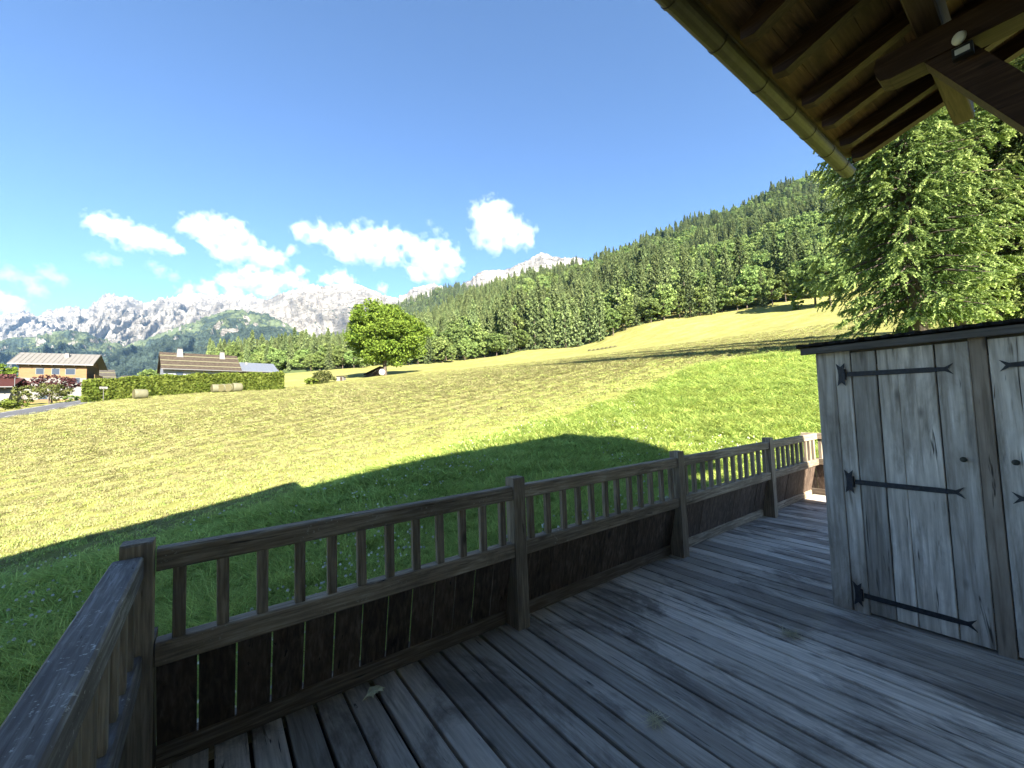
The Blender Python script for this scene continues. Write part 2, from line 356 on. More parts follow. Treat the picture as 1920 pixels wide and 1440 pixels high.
# ================================================================== RAILINGS
def railing(name, label, X0, X1, posts, frame, rm=None, tw=.075):
    """a run along local x; the inner face looks to local -y.  frame = (location, rz)"""
    rm = rm or M['rail_x']
    root = empty(name, frame[0], frame[1]); tag(root, label, 'railing')
    rg = random.Random(len(label))
    pb = MB().prism([(-.015,-.02),(.20,-.02),(.20,.08),(.085,.49),(.085,1.05),(.078,1.058),(-.008,1.058),(-.015,1.05)], 0, 0, .10).mesh('post', M['rail_z'])
    for i, p in enumerate(posts): part('post', pb, root, (p, 0, rg.uniform(-.008, .008)), (0, rg.uniform(-.006, .006), 0))
    bal = MB().box(-.024, .024, .018, .055, .585, .915, .004).mesh('baluster', M['rail_z'])
    spans = []
    edges = [X0] + [e for p in posts for e in (p, p+.10)] + [X1]
    for a, c in zip(edges[::2], edges[1::2]):
        if c-a > .12: spans.append((a, c))
    for a, c in spans:
        g = .002
        MB().box(a+g, c-g, 0, tw, .905, 1.0, .008).build('top_rail', rm, root)
        MB().box(a+g, c-g, .0, .085, .50, .60, .008).build('middle_rail', rm, root)
        MB().box(a+g, c-g-.01, .12, .20, .0, .10, .008).build('base_rail', M['rail_shade'] if c < 4 else M['rail_x'], root)  # nearer spans take the wood with shade painted in
        n = max(1, round((c-a)/.166)); st = (c-a)/n
        for i in range(n):
            x = a + st*(i+.5) + rg.uniform(-.006, .006)
            part('baluster', bal, root, (x, 0, 0), (0, rg.uniform(-.006, .006), rg.uniform(-.05, .05)))
        nb = max(1, round((c-a)/.152)); sb = (c-a)/nb
        gaps = [rg.choice([.006, .007, .008] if c < 2.2 else [.0015, .002, .004]) for _ in range(nb)]
        for i in range(nb):
            w = sb - gaps[i]
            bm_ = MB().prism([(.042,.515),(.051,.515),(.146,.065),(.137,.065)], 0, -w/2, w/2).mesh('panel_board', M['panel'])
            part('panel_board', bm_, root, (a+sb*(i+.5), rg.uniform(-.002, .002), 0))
    return root
RY = 2.40
railing('railing', 'long weathered railing with balusters over a slanted board panel along the meadow side', -.19, 7.76, [1.75, 3.835, 6.0], ((0, RY, 0), 0))
# corner post stands alone at the turn of the two railings
cp = MB().prism([(0,-.02),(.10,-.02),(.10,1.042),(.094,1.05),(.006,1.05),(0,1.042)], 0, -.300, -.194).build('corner_post', M['rail_z'], None, loc=(0, 2.345, 0))
MB().box(-.300, -.193, .105, .25, 0, .6).build('backing_board', M['panel'], cp)
tag(cp, 'square dark corner post where the two deck railings meet', 'post')
# left run: turned so that its inner face looks towards +X
railing('railing', 'short side railing with lichen-speckled wide top rail beside the corner post', 0, 3.19, [], ((-.222, -.86, 0), math.pi/2), M['rail_y'], .10)
# far run: inner face looks towards -X, in the sun
railing('railing', 'sunlit far end railing behind the storage cupboard', -.24, 4.9, [2.2], ((7.80, 2.40, 0), -math.pi/2))

# ================================================================== STORAGE CUPBOARD
SX = 3.816
shed = empty('storage_cupboard', (SX, 0, 0)); tag(shed, 'grey weathered plank storage cupboard with strap hinges and dark felt roof', 'cupboard')
ycol = lambda px: float(onp(px, 800, 0, SX)[1])
Yb = [1.158] + [ycol(p) for p in (1574, 1605, 1652.6, 1692, 1765, 1830.6, 1868)]
def vplank(parent, ya, yb, z0, z1, mat, x=0.0, t=.025, name='plank', gap=.0025):
    w = abs(ya-yb)-2*gap; me = MB().box(0, t, -w/2, w/2, 0, z1-z0, .004).mesh(name, mat)
    return part(name, me, parent, (x+random.uniform(-.003,.003), (ya+yb)/2, z0), (random.uniform(-.003,.003), random.uniform(-.002,.002), 0))
vplank(shed, Yb[0], Yb[1], .0, 1.95, M['shed'])
vplank(shed, Yb[1], Yb[2], .0, 1.95, M['shed'])
vplank(shed, Yb[6], Yb[7], .0, 1.95, M['shed_brown'], -.004)
def cup_door(edges, label, hinge_side, ends, knob_y):
    dr = empty('door'); dr.parent = shed; dr['label'] = label
    for a, c in zip(edges[:-1], edges[1:]): vplank(dr, a, c, .022, 1.892, M['shed'], -.006)
    y0, y1 = ends; s = 1 if y0 > y1 else -1
    for z, tilt in ((1.735, .015), (.945, .0), (.135, -.0)):
        # forked strap
        Ls = abs(y1-y0); hh = .017
        pts = [(0,-hh),(-Ls*.80,-hh),(-Ls*.93,-hh*.75),(-Ls,-hh*2.1),(-Ls*.955,0),(-Ls,hh*2.1),(-Ls*.93,hh*.75),(-Ls*.80,hh),(0,hh)]
        pts = [(p*s, q) for p, q in pts]
        st = MB().prism(pts, 0, -.0165, -.0115).build('strap', M['iron'], dr, loc=(0, y0, z)); st.rotation_euler = (tilt*s, 0, 0)
        rv = MB()
        for q in (.08, .3, .55, .78): rv.tube([(-.0185, -s*Ls*q, 0), (-.0165, -s*Ls*q, 0)], .0065, 8)
        rv.build('rivet', M['iron'], st)
        # bow-tie plate with the pin
        yp = s*.035
        pl = [(-.026,-.085),(-.017,-.035),(-.015,0),(-.017,.035),(-.026,.085),(0,.058),(.026,.085),(.017,.035),(.015,0),(.017,-.035),(.026,-.085),(0,-.058)]
        hp = MB().prism([(a+yp, c) for a, c in pl], 0, -.0165, -.0115).tube([(-.018, s*.014, -.04), (-.018, s*.014, .04)], .011, 10).build('hinge_plate', M['iron'], dr, loc=(0, y0, z))
    kb = MB().tube([(-.007,0,0),(-.02,0,0),(-.028,0,0),(-.036,0,0),(-.040,0,0)], [.008,.009,.017,.014,.006], 14).build('knob', M['knob'], dr, smooth=True, loc=(0, knob_y, 1.155))
cup_door(Yb[2:7], 'cupboard door of four planks with long forked straps', 1, (.962, .42), .411)
e2 = [Yb[7], Yb[7]-.165, Yb[7]-.30, Yb[7]-.47, Yb[7]-.62]
cup_door(e2, 'second cupboard door partly out of view', -1, (e2[-1]+.03, Yb[7]-.035), Yb[7]-.063)
vplank(shed, e2[-1], e2[-1]-.12, 0, 1.95, M['shed_brown'])
# sides, back, rear framing
MB().box(.03, .95, 1.115, 1.14, 0, 1.9).build('side_panel', M['shed'], shed)
MB().box(.03, .95, e2[-1]-.11, e2[-1]-.085, 0, 1.9).build('side_panel', M['shed'], shed)
MB().box(.96, .985, e2[-1]-.11, 1.14, 0, 1.95).build('back_panel', M['shed'], shed)
MB().box(.04, .94, e2[-1]-.08, 1.11, .002, .03).build('floor_panel', M['shed'], shed)
MB().box(.026, .10, e2[-1]-.08, 1.11, 1.80, 1.955).build('head_beam', M['shed_x'], shed)
MB().box(-.09, -.055, e2[-1]-.2, 1.222, 1.905, 1.955, .004).build('fascia', M['shed_x'], shed)
MB().box(-.054, -.012, e2[-1]-.2, 1.18, 1.93, 1.952).build('soffit_board', M['shed_x'], shed)
# felt roof with a ragged front edge
nb = 70; ys = np.linspace(e2[-1]-.22, 1.25, nb); vt = []; 
for j, y in enumerate(ys):
    f = -.115 + .012*math.sin(j*2.3) + random.uniform(-.010, .010); dz = random.uniform(-.004, .004)
    vt += [(f, y, 1.966+dz), (f+.004, y, 1.985+dz), (.2, y, 1.994+random.uniform(0,.006)), (1.05, y, 2.06), (1.05, y, 2.04), (.0, y, 1.957)]
fc = []
for j in range(nb-1):
    for q in range(6): fc.append((j*6+q, j*6+(q+1) % 6, (j+1)*6+(q+1) % 6, (j+1)*6+q))
fc += [tuple(range(6)), tuple((nb-1)*6+q for q in range(5, -1, -1))]
MB().add(vt, fc).build('roof', M['bitumen'], shed)

# ================================================================== CHALET ROOF OVER THE DECK
house = empty('chalet', (0, -.6, 0)); tag(house, 'dark timber chalet whose deep eave with gutter and rafters overhangs the deck', 'house')
HB = Matrix.Translation((0, .6, 0))
def hb(): m = MB(); m.m = HB; return m
EY, EZ, SL, XV = 1.40, 4.454, .348, 6.51       # rafter foot (lower edge), slope, verge
RIDGE_Y = -3.4
rz_at = lambda y: EZ + SL*(EY-y)
an = math.atan(SL); RH = .15/math.cos(an)
rx = [6.44, 5.99, 5.40, 4.83, 4.14] + [4.14-.62*i for i in range(1, 18)]
for x in rx:
    wv = .05
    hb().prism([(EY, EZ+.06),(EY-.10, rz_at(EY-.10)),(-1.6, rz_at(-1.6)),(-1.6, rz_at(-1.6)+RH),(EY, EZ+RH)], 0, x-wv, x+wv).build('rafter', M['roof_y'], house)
y = EY+.06; i = 0
while y > -1.0:
    w = random.choice([.17, .2, .22, .19])
    a, c = y, y-w+.004
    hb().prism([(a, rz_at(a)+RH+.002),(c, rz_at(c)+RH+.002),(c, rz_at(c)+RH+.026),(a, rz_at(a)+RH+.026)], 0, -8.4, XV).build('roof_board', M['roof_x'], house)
    y -= w
# cover of the two slopes, ridge
cz = lambda y: rz_at(y)+RH+.028
hb().prism([(EY+.10, cz(EY+.10)),(RIDGE_Y, cz(RIDGE_Y)),(RIDGE_Y, cz(RIDGE_Y)+.07),(EY+.10, cz(EY+.10)+.07)], 0, -8.4, XV+.02).build('roof_cover', M['tile'], house)
YM = RIDGE_Y-2.0; zm_ = cz(2*RIDGE_Y-YM)
hb().prism([(RIDGE_Y-.002, cz(RIDGE_Y)),(YM, zm_),(YM, zm_+.07),(RIDGE_Y-.002, cz(RIDGE_Y)+.07)], 0, -8.4, XV+.02).build('roof_cover', M['tile'], house)
hb().prism([(YM-.002, zm_),(2*RIDGE_Y-EY, cz(EY)),(2*RIDGE_Y-EY, cz(EY)+.07),(YM-.002, zm_+.07)], 0, -8.4, 5.35).build('roof_cover', M['tile'], house)  # unseen rear part, kept narrow so sunlight reaches the end railing
# verge board
hb().prism([(EY+.02, rz_at(EY+.02)+RH-.10),(RIDGE_Y, rz_at(RIDGE_Y)+RH-.10),(RIDGE_Y, cz(RIDGE_Y)-.002),(EY+.02, cz(EY+.02)-.002)], 0, XV-.002, XV+.018).build('verge_board', M['roof_y'], house)
# unseen slab added further left, shaped for the step in the meadow shadow
pr_o = hb(); za, zb_ = cz(EY)-.14, cz(EY)+.10
pr_o.add([(-8.4,EY+.104,za),(-.30,EY+.104,za),(-.30,2.50,za+.02),(-2.5,2.10,za+.02),(-5.0,1.62,za+.02),(-8.4,EY+.12,za+.02),
          (-8.4,EY+.104,zb_),(-.30,EY+.104,zb_),(-.30,2.50,zb_-.02),(-2.5,2.10,zb_-.05),(-5.0,1.62,zb_-.05),(-8.4,EY+.12,zb_)],
         [(5,4,3,2,1,0),(6,7,8,9,10,11)] + [(i,(i+1) % 6,6+(i+1) % 6,6+i) for i in range(6)])
pr_o.build('shadow_slab', M['tile'], house)
# walls
hb().box(-7.6, 5.25, -.85, -.62, -1.6, 2.9).build('wall', M['bounce_plaster'], house)  # unseen wall, made pale to bounce fill light onto the deck
hb().box(-7.6, 5.25, -.85, -.64, 2.902, 4.9).build('wall', M['wall_wood'], house)
hb().prism([(-.86,-1.6),(-.86,rz_at(-.86)),(RIDGE_Y,rz_at(RIDGE_Y)),(2*RIDGE_Y+.86,rz_at(-.86)),(2*RIDGE_Y+.86,-1.6)], 0, 5.0, 5.24).build('gable_wall', M['wall_wood'], house)
hb().prism([(-.86,-1.6),(-.86,rz_at(-.86)),(RIDGE_Y,rz_at(RIDGE_Y)),(2*RIDGE_Y+.86,rz_at(-.86)),(2*RIDGE_Y+.86,-1.6)], 0, -7.6, -7.36).build('gable_wall', M['wall_wood'], house)
hb().box(-7.6, 5.25, 2*RIDGE_Y+.62, 2*RIDGE_Y+.85, -1.6, 4.9).build('wall', M['wall_wood'], house)
# purlins, console beam, strut
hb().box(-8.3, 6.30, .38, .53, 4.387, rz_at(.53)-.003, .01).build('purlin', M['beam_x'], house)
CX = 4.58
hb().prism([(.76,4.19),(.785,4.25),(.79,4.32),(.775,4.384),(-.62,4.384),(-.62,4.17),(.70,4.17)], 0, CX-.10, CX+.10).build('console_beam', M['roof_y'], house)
sd_ = np.array([.083-.54, 3.426-4.245]); sd_ = sd_/np.hypot(*sd_); nr = np.array([-sd_[1], sd_[0]]); nr = nr*(1 if nr[1] > 0 else -1)
P0 = np.array([.60, 4.165]); P0 = np.array([.54, 4.245]) - sd_*-.075; Q0 = np.array([.54,4.245])+sd_*1.35
tp = P0 + nr*.205
hb().prism([tuple(P0), tuple(Q0), tuple(Q0+nr*.205), (float((P0+nr*.205)[0]), float((P0+nr*.205)[1]))], 0, CX-.085, CX+.085).build('strut', M['roof_y'], house)
# gutter: half round with bead, and its brackets
gv = []; gf = []; GY, GZ, GR = 1.475, 4.435, .078
ang = [math.pi + math.pi*i/10 for i in range(11)]
prof = [(GY+GR*math.cos(a), GZ+GR*math.sin(a)) for a in ang] + [(GY+(GR-.006)*math.cos(a), GZ+(GR-.006)*math.sin(a)) for a in ang[::-1]]
gut = hb().prism(prof, 0, -8.4, 6.53).tube([(-8.4, GY+GR, GZ+.004), (6.53, GY+GR, GZ+.004)], .010, 8).build('gutter', M['gutter'], house, smooth=False)
brm = MB(); pr = [(GY+(GR+.005)*math.cos(a), GZ+(GR+.005)*math.sin(a)) for a in ang] + [(GY+(GR+.0008)*math.cos(a), GZ+(GR+.0008)*math.sin(a)) for a in ang[::-1]]
brm.m = HB; bme = brm.prism(pr, 0, -.014, .014).mesh('bracket', M['gutter'])
for bx in [r*1.475 for r in (1.761, 2.2, 2.704, 3.142, 3.499, 3.896, 4.232)] + [2.05, 1.5, .9, .3, -.3]: part('bracket', bme, gut, (bx, 0, 0))
# fascia-like packing between the rafter feet and gutter
# floodlight with motion sensor on the strut
fl = empty('floodlight', (CX-.10, .30, 4.10)); tag(fl, 'small floodlight with white sensor disc fixed under the chalet eave', 'lamp')
MB().tube([(0,0,.0),(-.02,0,0),(-.05,0,0)], [.02,.018,.018], 10).build('arm', M['black_plastic'], fl)
MB().tube([(-.06,-.01,.07),(-.075,.0,.07),(-.09,.01,.068)], [.028,.045,.040], 16).build('sensor', M['white_plastic'], fl, smooth=True)
MB().box(-.10, -.03, -.06, .045, -.075, .005, .008).build('housing', M['black_plastic'], fl)
MB().box(-.103, -.1005, -.045, .03, -.06, -.02).build('lens', M['white_plastic'], fl)

# ================================================================== SMALL THINGS ON THE DECK
def deck_pt(px, py): p = onp(px, py, 2, 0.0); return (float(p[0]), float(p[1]))
lx, ly = deck_pt(700, 1302)
lv = []; outline = [(-.045,-.062),(-.030,-.030),(-.034,.005),(-.030,.034),(-.020,.046),(-.008,.040),(.004,.050),(.022,.048),(.042,.030),(.062,.026),(.046,.016),(.056,.004),(.030,.012),(.024,-.004),(.034,-.014),(.018,-.012),(.012,-.034),(.014,-.056),(.002,-.040),(-.028,-.040)]
vsl = [(0,0,.016)] + [(a, c, .004+.012*abs(math.sin(i*1.7))) for i, (a, c) in enumerate(outline)]
fsl = [(0, i+1, (i+1) % len(outline)+1) for i in range(len(outline))]
lf = MB().add(vsl, fsl); lo = lf.build('leaf', M['leaf_dead'], None, loc=(lx, ly, .004)); lo.rotation_euler = (0,0,-.55)
tag(lo, 'curled pale dry leaf lying on the deck boards beside the railing', 'leaf')
def straw(px, py, n, rad, label):
    x, y = deck_pt(px, py); v = []; f = []
    for i in range(n):
        a = random.uniform(0, 6.28); l = random.uniform(.02, .075); r = abs(random.gauss(0, rad)); b = random.uniform(0, 6.28)
        cx, cy = r*math.cos(b), r*math.sin(b); z0, z1 = random.uniform(.001,.02), random.uniform(.001,.03); w = .0012
        dx, dy = math.cos(a)*l, math.sin(a)*l; n0 = len(v)
        v += [(cx-dx-w*math.sin(a), cy-dy+w*math.cos(a), z0),(cx-dx+w*math.sin(a), cy-dy-w*math.cos(a), z0),(cx+dx+w*math.sin(a), cy+dy-w*math.cos(a), z1),(cx+dx-w*math.sin(a), cy+dy+w*math.cos(a), z1)]
        f.append((n0, n0+1, n0+2, n0+3))
    o = MB().add(v, f).build('straw_tuft', M['straw'], None, loc=(x, y, .003)); tag(o, label, 'straw')
straw(1228, 1357, 34, .022, 'small tuft of dry straw on the open deck boards')
straw(1482, 1192, 45, .035, 'flattened tuft of dry straw in front of the cupboard door')

# ================================================================== GROUND
LUSH_PX = [(-260,1150),(0,1090),(235,1032),(420,975),(600,912),(700,880),(800,852),(900,827),(1000,800),(1080,777),(1160,752),(1240,718),(1310,687),(1420,669),(1530,661)]
LUSH = [hit(a, c)[:2] for a, c in LUSH_PX] + [np.array([60., -2.]), np.array([40., -30.]), np.array([-20., -30.])]
LUSH = np.array(LUSH)
def lush_sd(x, y):
    """signed distance to the unmown strip: positive inside"""
    P = np.stack([np.asarray(x, float).ravel(), np.asarray(y, float).ravel()], -1); n = len(LUSH); d = np.full(len(P), 1e9); ins = np.zeros(len(P), bool)
    for i in range(n):
        a, b = LUSH[i], LUSH[(i+1) % n]; ab = b-a; t = np.clip(((P-a)@ab)/(ab@ab), 0, 1)
        d = np.minimum(d, np.hypot(*(P-a-t[:,None]*ab).T))
        cr = ((a[1] > P[:,1]) != (b[1] > P[:,1])); xx = a[0]+(P[:,1]-a[1])*ab[0]/(ab[1] if abs(ab[1]) > 1e-9 else 1e-9)
        ins ^= cr & (P[:,0] < xx)
    return np.where(ins, d, -d).reshape(np.shape(x))
def polar(az0, az1, na, r0, r1, nr):
    az = np.linspace(math.radians(az0), math.radians(az1), na); r = np.geomspace(r0, r1, nr)
    A, R = np.meshgrid(az, r, indexing='ij'); X = R*np.sin(A); Y = R*np.cos(A)
    idx = np.arange(na*nr).reshape(na, nr); F = np.stack([idx[:-1,:-1], idx[1:,:-1], idx[1:,1:], idx[:-1,1:]], -1).reshape(-1, 4)
    return X, Y, F[:, ::-1]
X, Y, F = polar(-60, 120, 620, 2.45, 330, 330)
Z = T(X, Y)
inside = (X > -.35) & (X < 8.1) & (Y < 2.7)
ls = lush_sd(X, Y); rr = np.hypot(X, Y)
lush = 1/(1+np.exp(-(ls + (fbm(X*.8, Y*.8, 4, 5)-.5)*1.2 )/.16))
# micro relief: tufts, windrows of cut hay
bumpz = (fbm(X*2.2, Y*2.2, 4, 3)-.5)*.10*np.clip(12/rr, .2, 1) + (fbm(X*.25, Y*.25, 3, 9)-.5)*.25*np.clip(rr/15, 0, 1)
Z = Z + bumpz + lush*.10*np.clip(ls, 0, 1)
ca, sa = math.cos(math.radians(9)), math.sin(math.radians(9))
V = np.stack([X, Y, Z], -1).reshape(-1, 3)
m, nt, b = new_mat('meadow'); tc = nt.nodes.new('ShaderNodeTexCoord'); oc = tc.outputs['Object']
al = nt.nodes.new('ShaderNodeAttribute'); al.attribute_name = 'lush'
mp = nt.nodes.new('ShaderNodeMapping'); mp.inputs['Rotation'].default_value = (0, 0, math.radians(-9)); mp.inputs['Scale'].default_value = (.014, 1, 1); L(nt, oc, mp.inputs[0])
stripes = math_(nt, 'ADD', math_(nt, 'MULTIPLY', noise(nt, mp.outputs[0], .26, 4, .55, .1), .55), math_(nt, 'MULTIPLY', noise(nt, mp.outputs[0], .95, 4, .6, .1), .45))
fine = noise(nt, oc, 7, 6, .7); mid_ = noise(nt, oc, .35, 5, .6); coarse = noise(nt, oc, 1.6, 5, .65); vfine = noise(nt, oc, 28, 4, .7)
mown = ramp(nt, stripes, [(.40, (.145,.145,.042)), (.48, (.215,.202,.066)), (.58, (.285,.262,.108))])
mown = mixc(nt, ramp(nt, fine, [(.35, (1,1,1)), (.6, (0,0,0))]), mown, (.175,.172,.050))
mown = mixc(nt, math_(nt, 'MULTIPLY', ramp(nt, coarse, [(.45, (0,0,0)), (.7, (1,1,1))]), .55), mown, (.30,.275,.128))
mown = mixc(nt, math_(nt, 'MULTIPLY', ramp(nt, mid_, [(.42, (0,0,0)), (.62, (1,1,1))]), .55), mown, (.18,.19,.045))
green = ramp(nt, fine, [(.3, (.22,.31,.06)), (.5, (.38,.46,.11)), (.72, (.5,.55,.16))])
green = mixc(nt, math_(nt, 'MULTIPLY', mid_, .6), green, (.40,.45,.10))
an_ = nt.nodes.new('ShaderNodeAttribute'); an_.attribute_name = 'strip'
mown = mixc(nt, math_(nt, 'MULTIPLY', an_.outputs['Fac'], .75), mown, mixc(nt, coarse, (.11,.13,.026), (.24,.245,.06)))
col = mixc(nt, al.outputs['Fac'], mown, green)
L(nt, col, b.inputs['Base Color']); b.inputs['Roughness'].default_value = 1; b.inputs['Specular IOR Level'].default_value = .05
hh = math_(nt, 'ADD', math_(nt, 'MULTIPLY', fine, .6), math_(nt, 'ADD', math_(nt, 'MULTIPLY', stripes, 2.0), math_(nt, 'MULTIPLY', vfine, .25)))
bump(nt, b, hh, .5, .08)
me = fast_mesh('meadow', V, F, m, True, {'lush': lush.ravel(), 'strip': (np.exp(-np.clip(-ls, 0, 60)/3.2)*(.5+fbm(X*.35, Y*.35, 3, 71))).clip(0,1).ravel()})
mead = link(bpy.data.objects.new('meadow', me)); tag(mead, 'sloping hay meadow, mown yellow with a green unmown strip by the deck', 'meadow', kind='structure')
# ground under and behind the house, and the wide valley floor out to the horizon
b_ = MB(); b_.add([(-30,-40,-1.7),(30,-40,-1.7),(30,2.2,-1.7),(-30,2.2,-1.7)], [(0,1,2,3)]).build('house_ground', m, None)
tag(bpy.data.objects['house_ground'], 'flat ground under the chalet and its deck', 'ground', kind='structure')
mv, nt, b = new_mat('valley'); tc = nt.nodes.new('ShaderNodeTexCoord'); n_ = noise(nt, tc.outputs['Object'], .004, 5, .6)
L(nt, ramp(nt, n_, [(.4, (.05,.085,.025)), (.6, (.14,.19,.05))]), b.inputs['Base Color']); b.inputs['Roughness'].default_value = 1
X2, Y2, F2 = polar(-180, 180, 160, 250, 9500, 60)
R2 = np.hypot(X2, Y2); A2 = np.degrees(np.arctan2(X2, Y2))
Z2 = -14 - (R2-250)*.006 + (fbm(X2*.002, Y2*.002, 4, 2)-.5)*20
vf = link(bpy.data.objects.new('valley_floor', fast_mesh('valley_floor', np.stack([X2, Y2, Z2], -1).reshape(-1, 3), F2, mv, True)))
tag(vf, 'wide valley floor beyond the meadow', 'valley', kind='structure')

# ------------------------------------------------------------------ instanced stuff with geometry nodes
def gn_scatter(name, P, protos, var, scale, rotz, tilt, label, cat):
    me = bpy.data.meshes.new(name); P = np.asarray(P, np.float32); me.vertices.add(len(P)); me.vertices.foreach_set('co', P.ravel())
    a = me.attributes.new('var', 'INT', 'POINT'); a.data.foreach_set('value', np.asarray(var, np.int32))
    sc_ = np.asarray(scale, np.float32)
    if sc_.ndim == 1: sc_ = np.repeat(sc_[:,None], 3, 1)
    a = me.attributes.new('iscale', 'FLOAT_VECTOR', 'POINT'); a.data.foreach_set('vector', np.ascontiguousarray(sc_).ravel())
    rot = np.stack([tilt*np.cos(rotz*3), tilt*np.sin(rotz*3), rotz], -1).astype(np.float32)
    a = me.attributes.new('irot', 'FLOAT_VECTOR', 'POINT'); a.data.foreach_set('vector', np.ascontiguousarray(rot).ravel()); me.update()
    ob = link(bpy.data.objects.new(name, me)); tag(ob, label, cat, kind='stuff')
    g = bpy.data.node_groups.new(name+'_scatter', 'GeometryNodeTree')
    g.interface.new_socket('Geometry', in_out='INPUT', socket_type='NodeSocketGeometry'); g.interface.new_socket('Geometry', in_out='OUTPUT', socket_type='NodeSocketGeometry')
    gi = g.nodes.new('NodeGroupInput'); go = g.nodes.new('NodeGroupOutput'); jn = g.nodes.new('GeometryNodeJoinGeometry')
    def named(n, t):
        q = g.nodes.new('GeometryNodeInputNamedAttribute'); q.data_type = t; q.inputs[0].default_value = n; return q.outputs[0]
    nv, ns, nr_ = named('var', 'INT'), named('iscale', 'FLOAT_VECTOR'), named('irot', 'FLOAT_VECTOR')
    e2r = g.nodes.new('FunctionNodeEulerToRotation'); g.links.new(nr_, e2r.inputs[0])
    for k, pr in enumerate(protos):
        oi = g.nodes.new('GeometryNodeObjectInfo'); oi.inputs[0].default_value = pr; oi.inputs[1].default_value = True; oi.transform_space = 'ORIGINAL'
        cmp = g.nodes.new('FunctionNodeCompare'); cmp.data_type = 'INT'; cmp.operation = 'EQUAL'; g.links.new(nv, cmp.inputs[2]); cmp.inputs[3].default_value = k
        ip = g.nodes.new('GeometryNodeInstanceOnPoints'); g.links.new(gi.outputs[0], ip.inputs['Points']); g.links.new(cmp.outputs[0], ip.inputs['Selection'])
        g.links.new(oi.outputs['Geometry'], ip.inputs['Instance']); g.links.new(e2r.outputs[0], ip.inputs['Rotation']); g.links.new(ns, ip.inputs['Scale'])
        g.links.new(ip.outputs[0], jn.inputs[0])
    g.links.new(jn.outputs[0], go.inputs[0]); md = ob.modifiers.new('scatter', 'NODES'); md.node_group = g
    return ob
def blades(n, h, spread, w, lean, mat, seed, tip_attr=False):
    r = np.random.default_rng(seed); V = []; Fq = []
    for i in range(n):
        a = r.uniform(0, 6.28); q = spread*math.sqrt(r.uniform()); b = r.uniform(0, 6.28); bx, by = q*math.cos(b), q*math.sin(b)
        hh = h*r.uniform(.55, 1.1); ln = lean*r.uniform(.3, 1.3); ww = w*r.uniform(.7, 1.3); px, py = -math.sin(a)*ww, math.cos(a)*ww
        pts = [(0,0,1),(ln*.3*hh,.5*hh,.85),(ln*hh,hh*.92,.12)]
        n0 = len(V)
        for d, z, k in pts:
            cx, cy = bx+math.cos(a)*d, by+math.sin(a)*d; V += [(cx-px*k, cy-py*k, z), (cx+px*k, cy+py*k, z)]
        Fq += [(n0,n0+1,n0+3,n0+2),(n0+2,n0+3,n0+5,n0+4)]
    return bpy.data.objects.new('tuft_source', fast_mesh('tuft', V, Fq, mat))
def ground_points(n, az0, az1, r0, r1, power=1.0):
    a = np.radians(RNG.uniform(az0, az1, n)); u = RNG.uniform(0, 1, n)**power; r = r0*(r1/r0)**u
    x = r*np.sin(a); y = r*np.cos(a); ok = ~((x > -.32) & (x < 8.1) & (y < 2.68)) & ~((x > 3.7) & (x < 6) & (y < 1.3))
    return x[ok], y[ok]
Zg = lambda x, y: T(x, y) + (fbm(x*2.2, y*2.2, 4, 3)-.5)*.10*np.clip(12/np.hypot(x, y), .2, 1) + (fbm(x*.25, y*.25, 3, 9)-.5)*.25*np.clip(np.hypot(x, y)/15, 0, 1)
x, y = ground_points(100000, -30, 84, 2.6, 34, 1.0); s = lush_sd(x, y) + (fbm(x*.8, y*.8, 4, 5)-.5)*1.2; k = s > -.15; x, y, s = x[k], y[k], s[k]
pg = [blades(14, .20, .07, .0062, .5, M['grass'], 1), blades(12, .26, .06, .007, .7, M['grass'], 2), blades(18, .13, .09, .009, .6, M['grass'], 3), blades(10, .32, .05, .0055, .9, M['grass'], 4)]
d = np.hypot(x, y); hgt = .68*np.clip(.45+s*.5, .4, 1.0)*(.6+.8*fbm(x*.6, y*.6, 3, 21)); wd = np.clip(d/6, 1, 3.0)
gn_scatter('grass', np.stack([x, y, Zg(x, y)+.02+np.clip(s,0,1)*.08], -1), pg, RNG.integers(0, 4, len(x)), np.stack([wd*1.0, wd*1.0, hgt*np.clip(d/9, 1, 1.3)], -1), RNG.uniform(0, 6.28, len(x)), RNG.uniform(0, .25, len(x)),
           'long green grass of the unmown strip below the deck', 'grass')
# clover heads
x, y = ground_points(5200, -30, 70, 2.6, 16); s = lush_sd(x, y); k = (s > .3) & (fbm(x*.5, y*.5, 3, 31) > .42); x, y = x[k], y[k]
cl = MB()
for i in range(3):
    pass
r_ = np.random.default_rng(5); vv = []; ff = []
for i in range(26):
    a = r_.uniform(0, 6.28); e = r_.uniform(-.5, 1.57); dv = np.array([math.cos(a)*math.cos(e), math.sin(a)*math.cos(e), math.sin(e)]); c = np.array([0,0,.20])+dv*.009; t = np.cross(dv, [.3,.2,.9]); t = t/np.linalg.norm(t)*.005; w = np.cross(dv, t)
    n0 = len(vv); vv += [c-t-w, c+t-w, c+t+w+dv*.004, c-t+w+dv*.004]; ff.append((n0,n0+1,n0+2,n0+3))
clo = bpy.data.objects.new('clover_source', fast_mesh('clover', vv, ff, M['clover']))
gn_scatter('clover_flowers', np.stack([x, y, Zg(x, y)+.06], -1), [clo], np.zeros(len(x)), RNG.uniform(.8, 1.25, len(x)), RNG.uniform(0, 6.28, len(x)), RNG.uniform(0, .3, len(x)), 'white clover heads scattered in the shaded grass', 'clover')
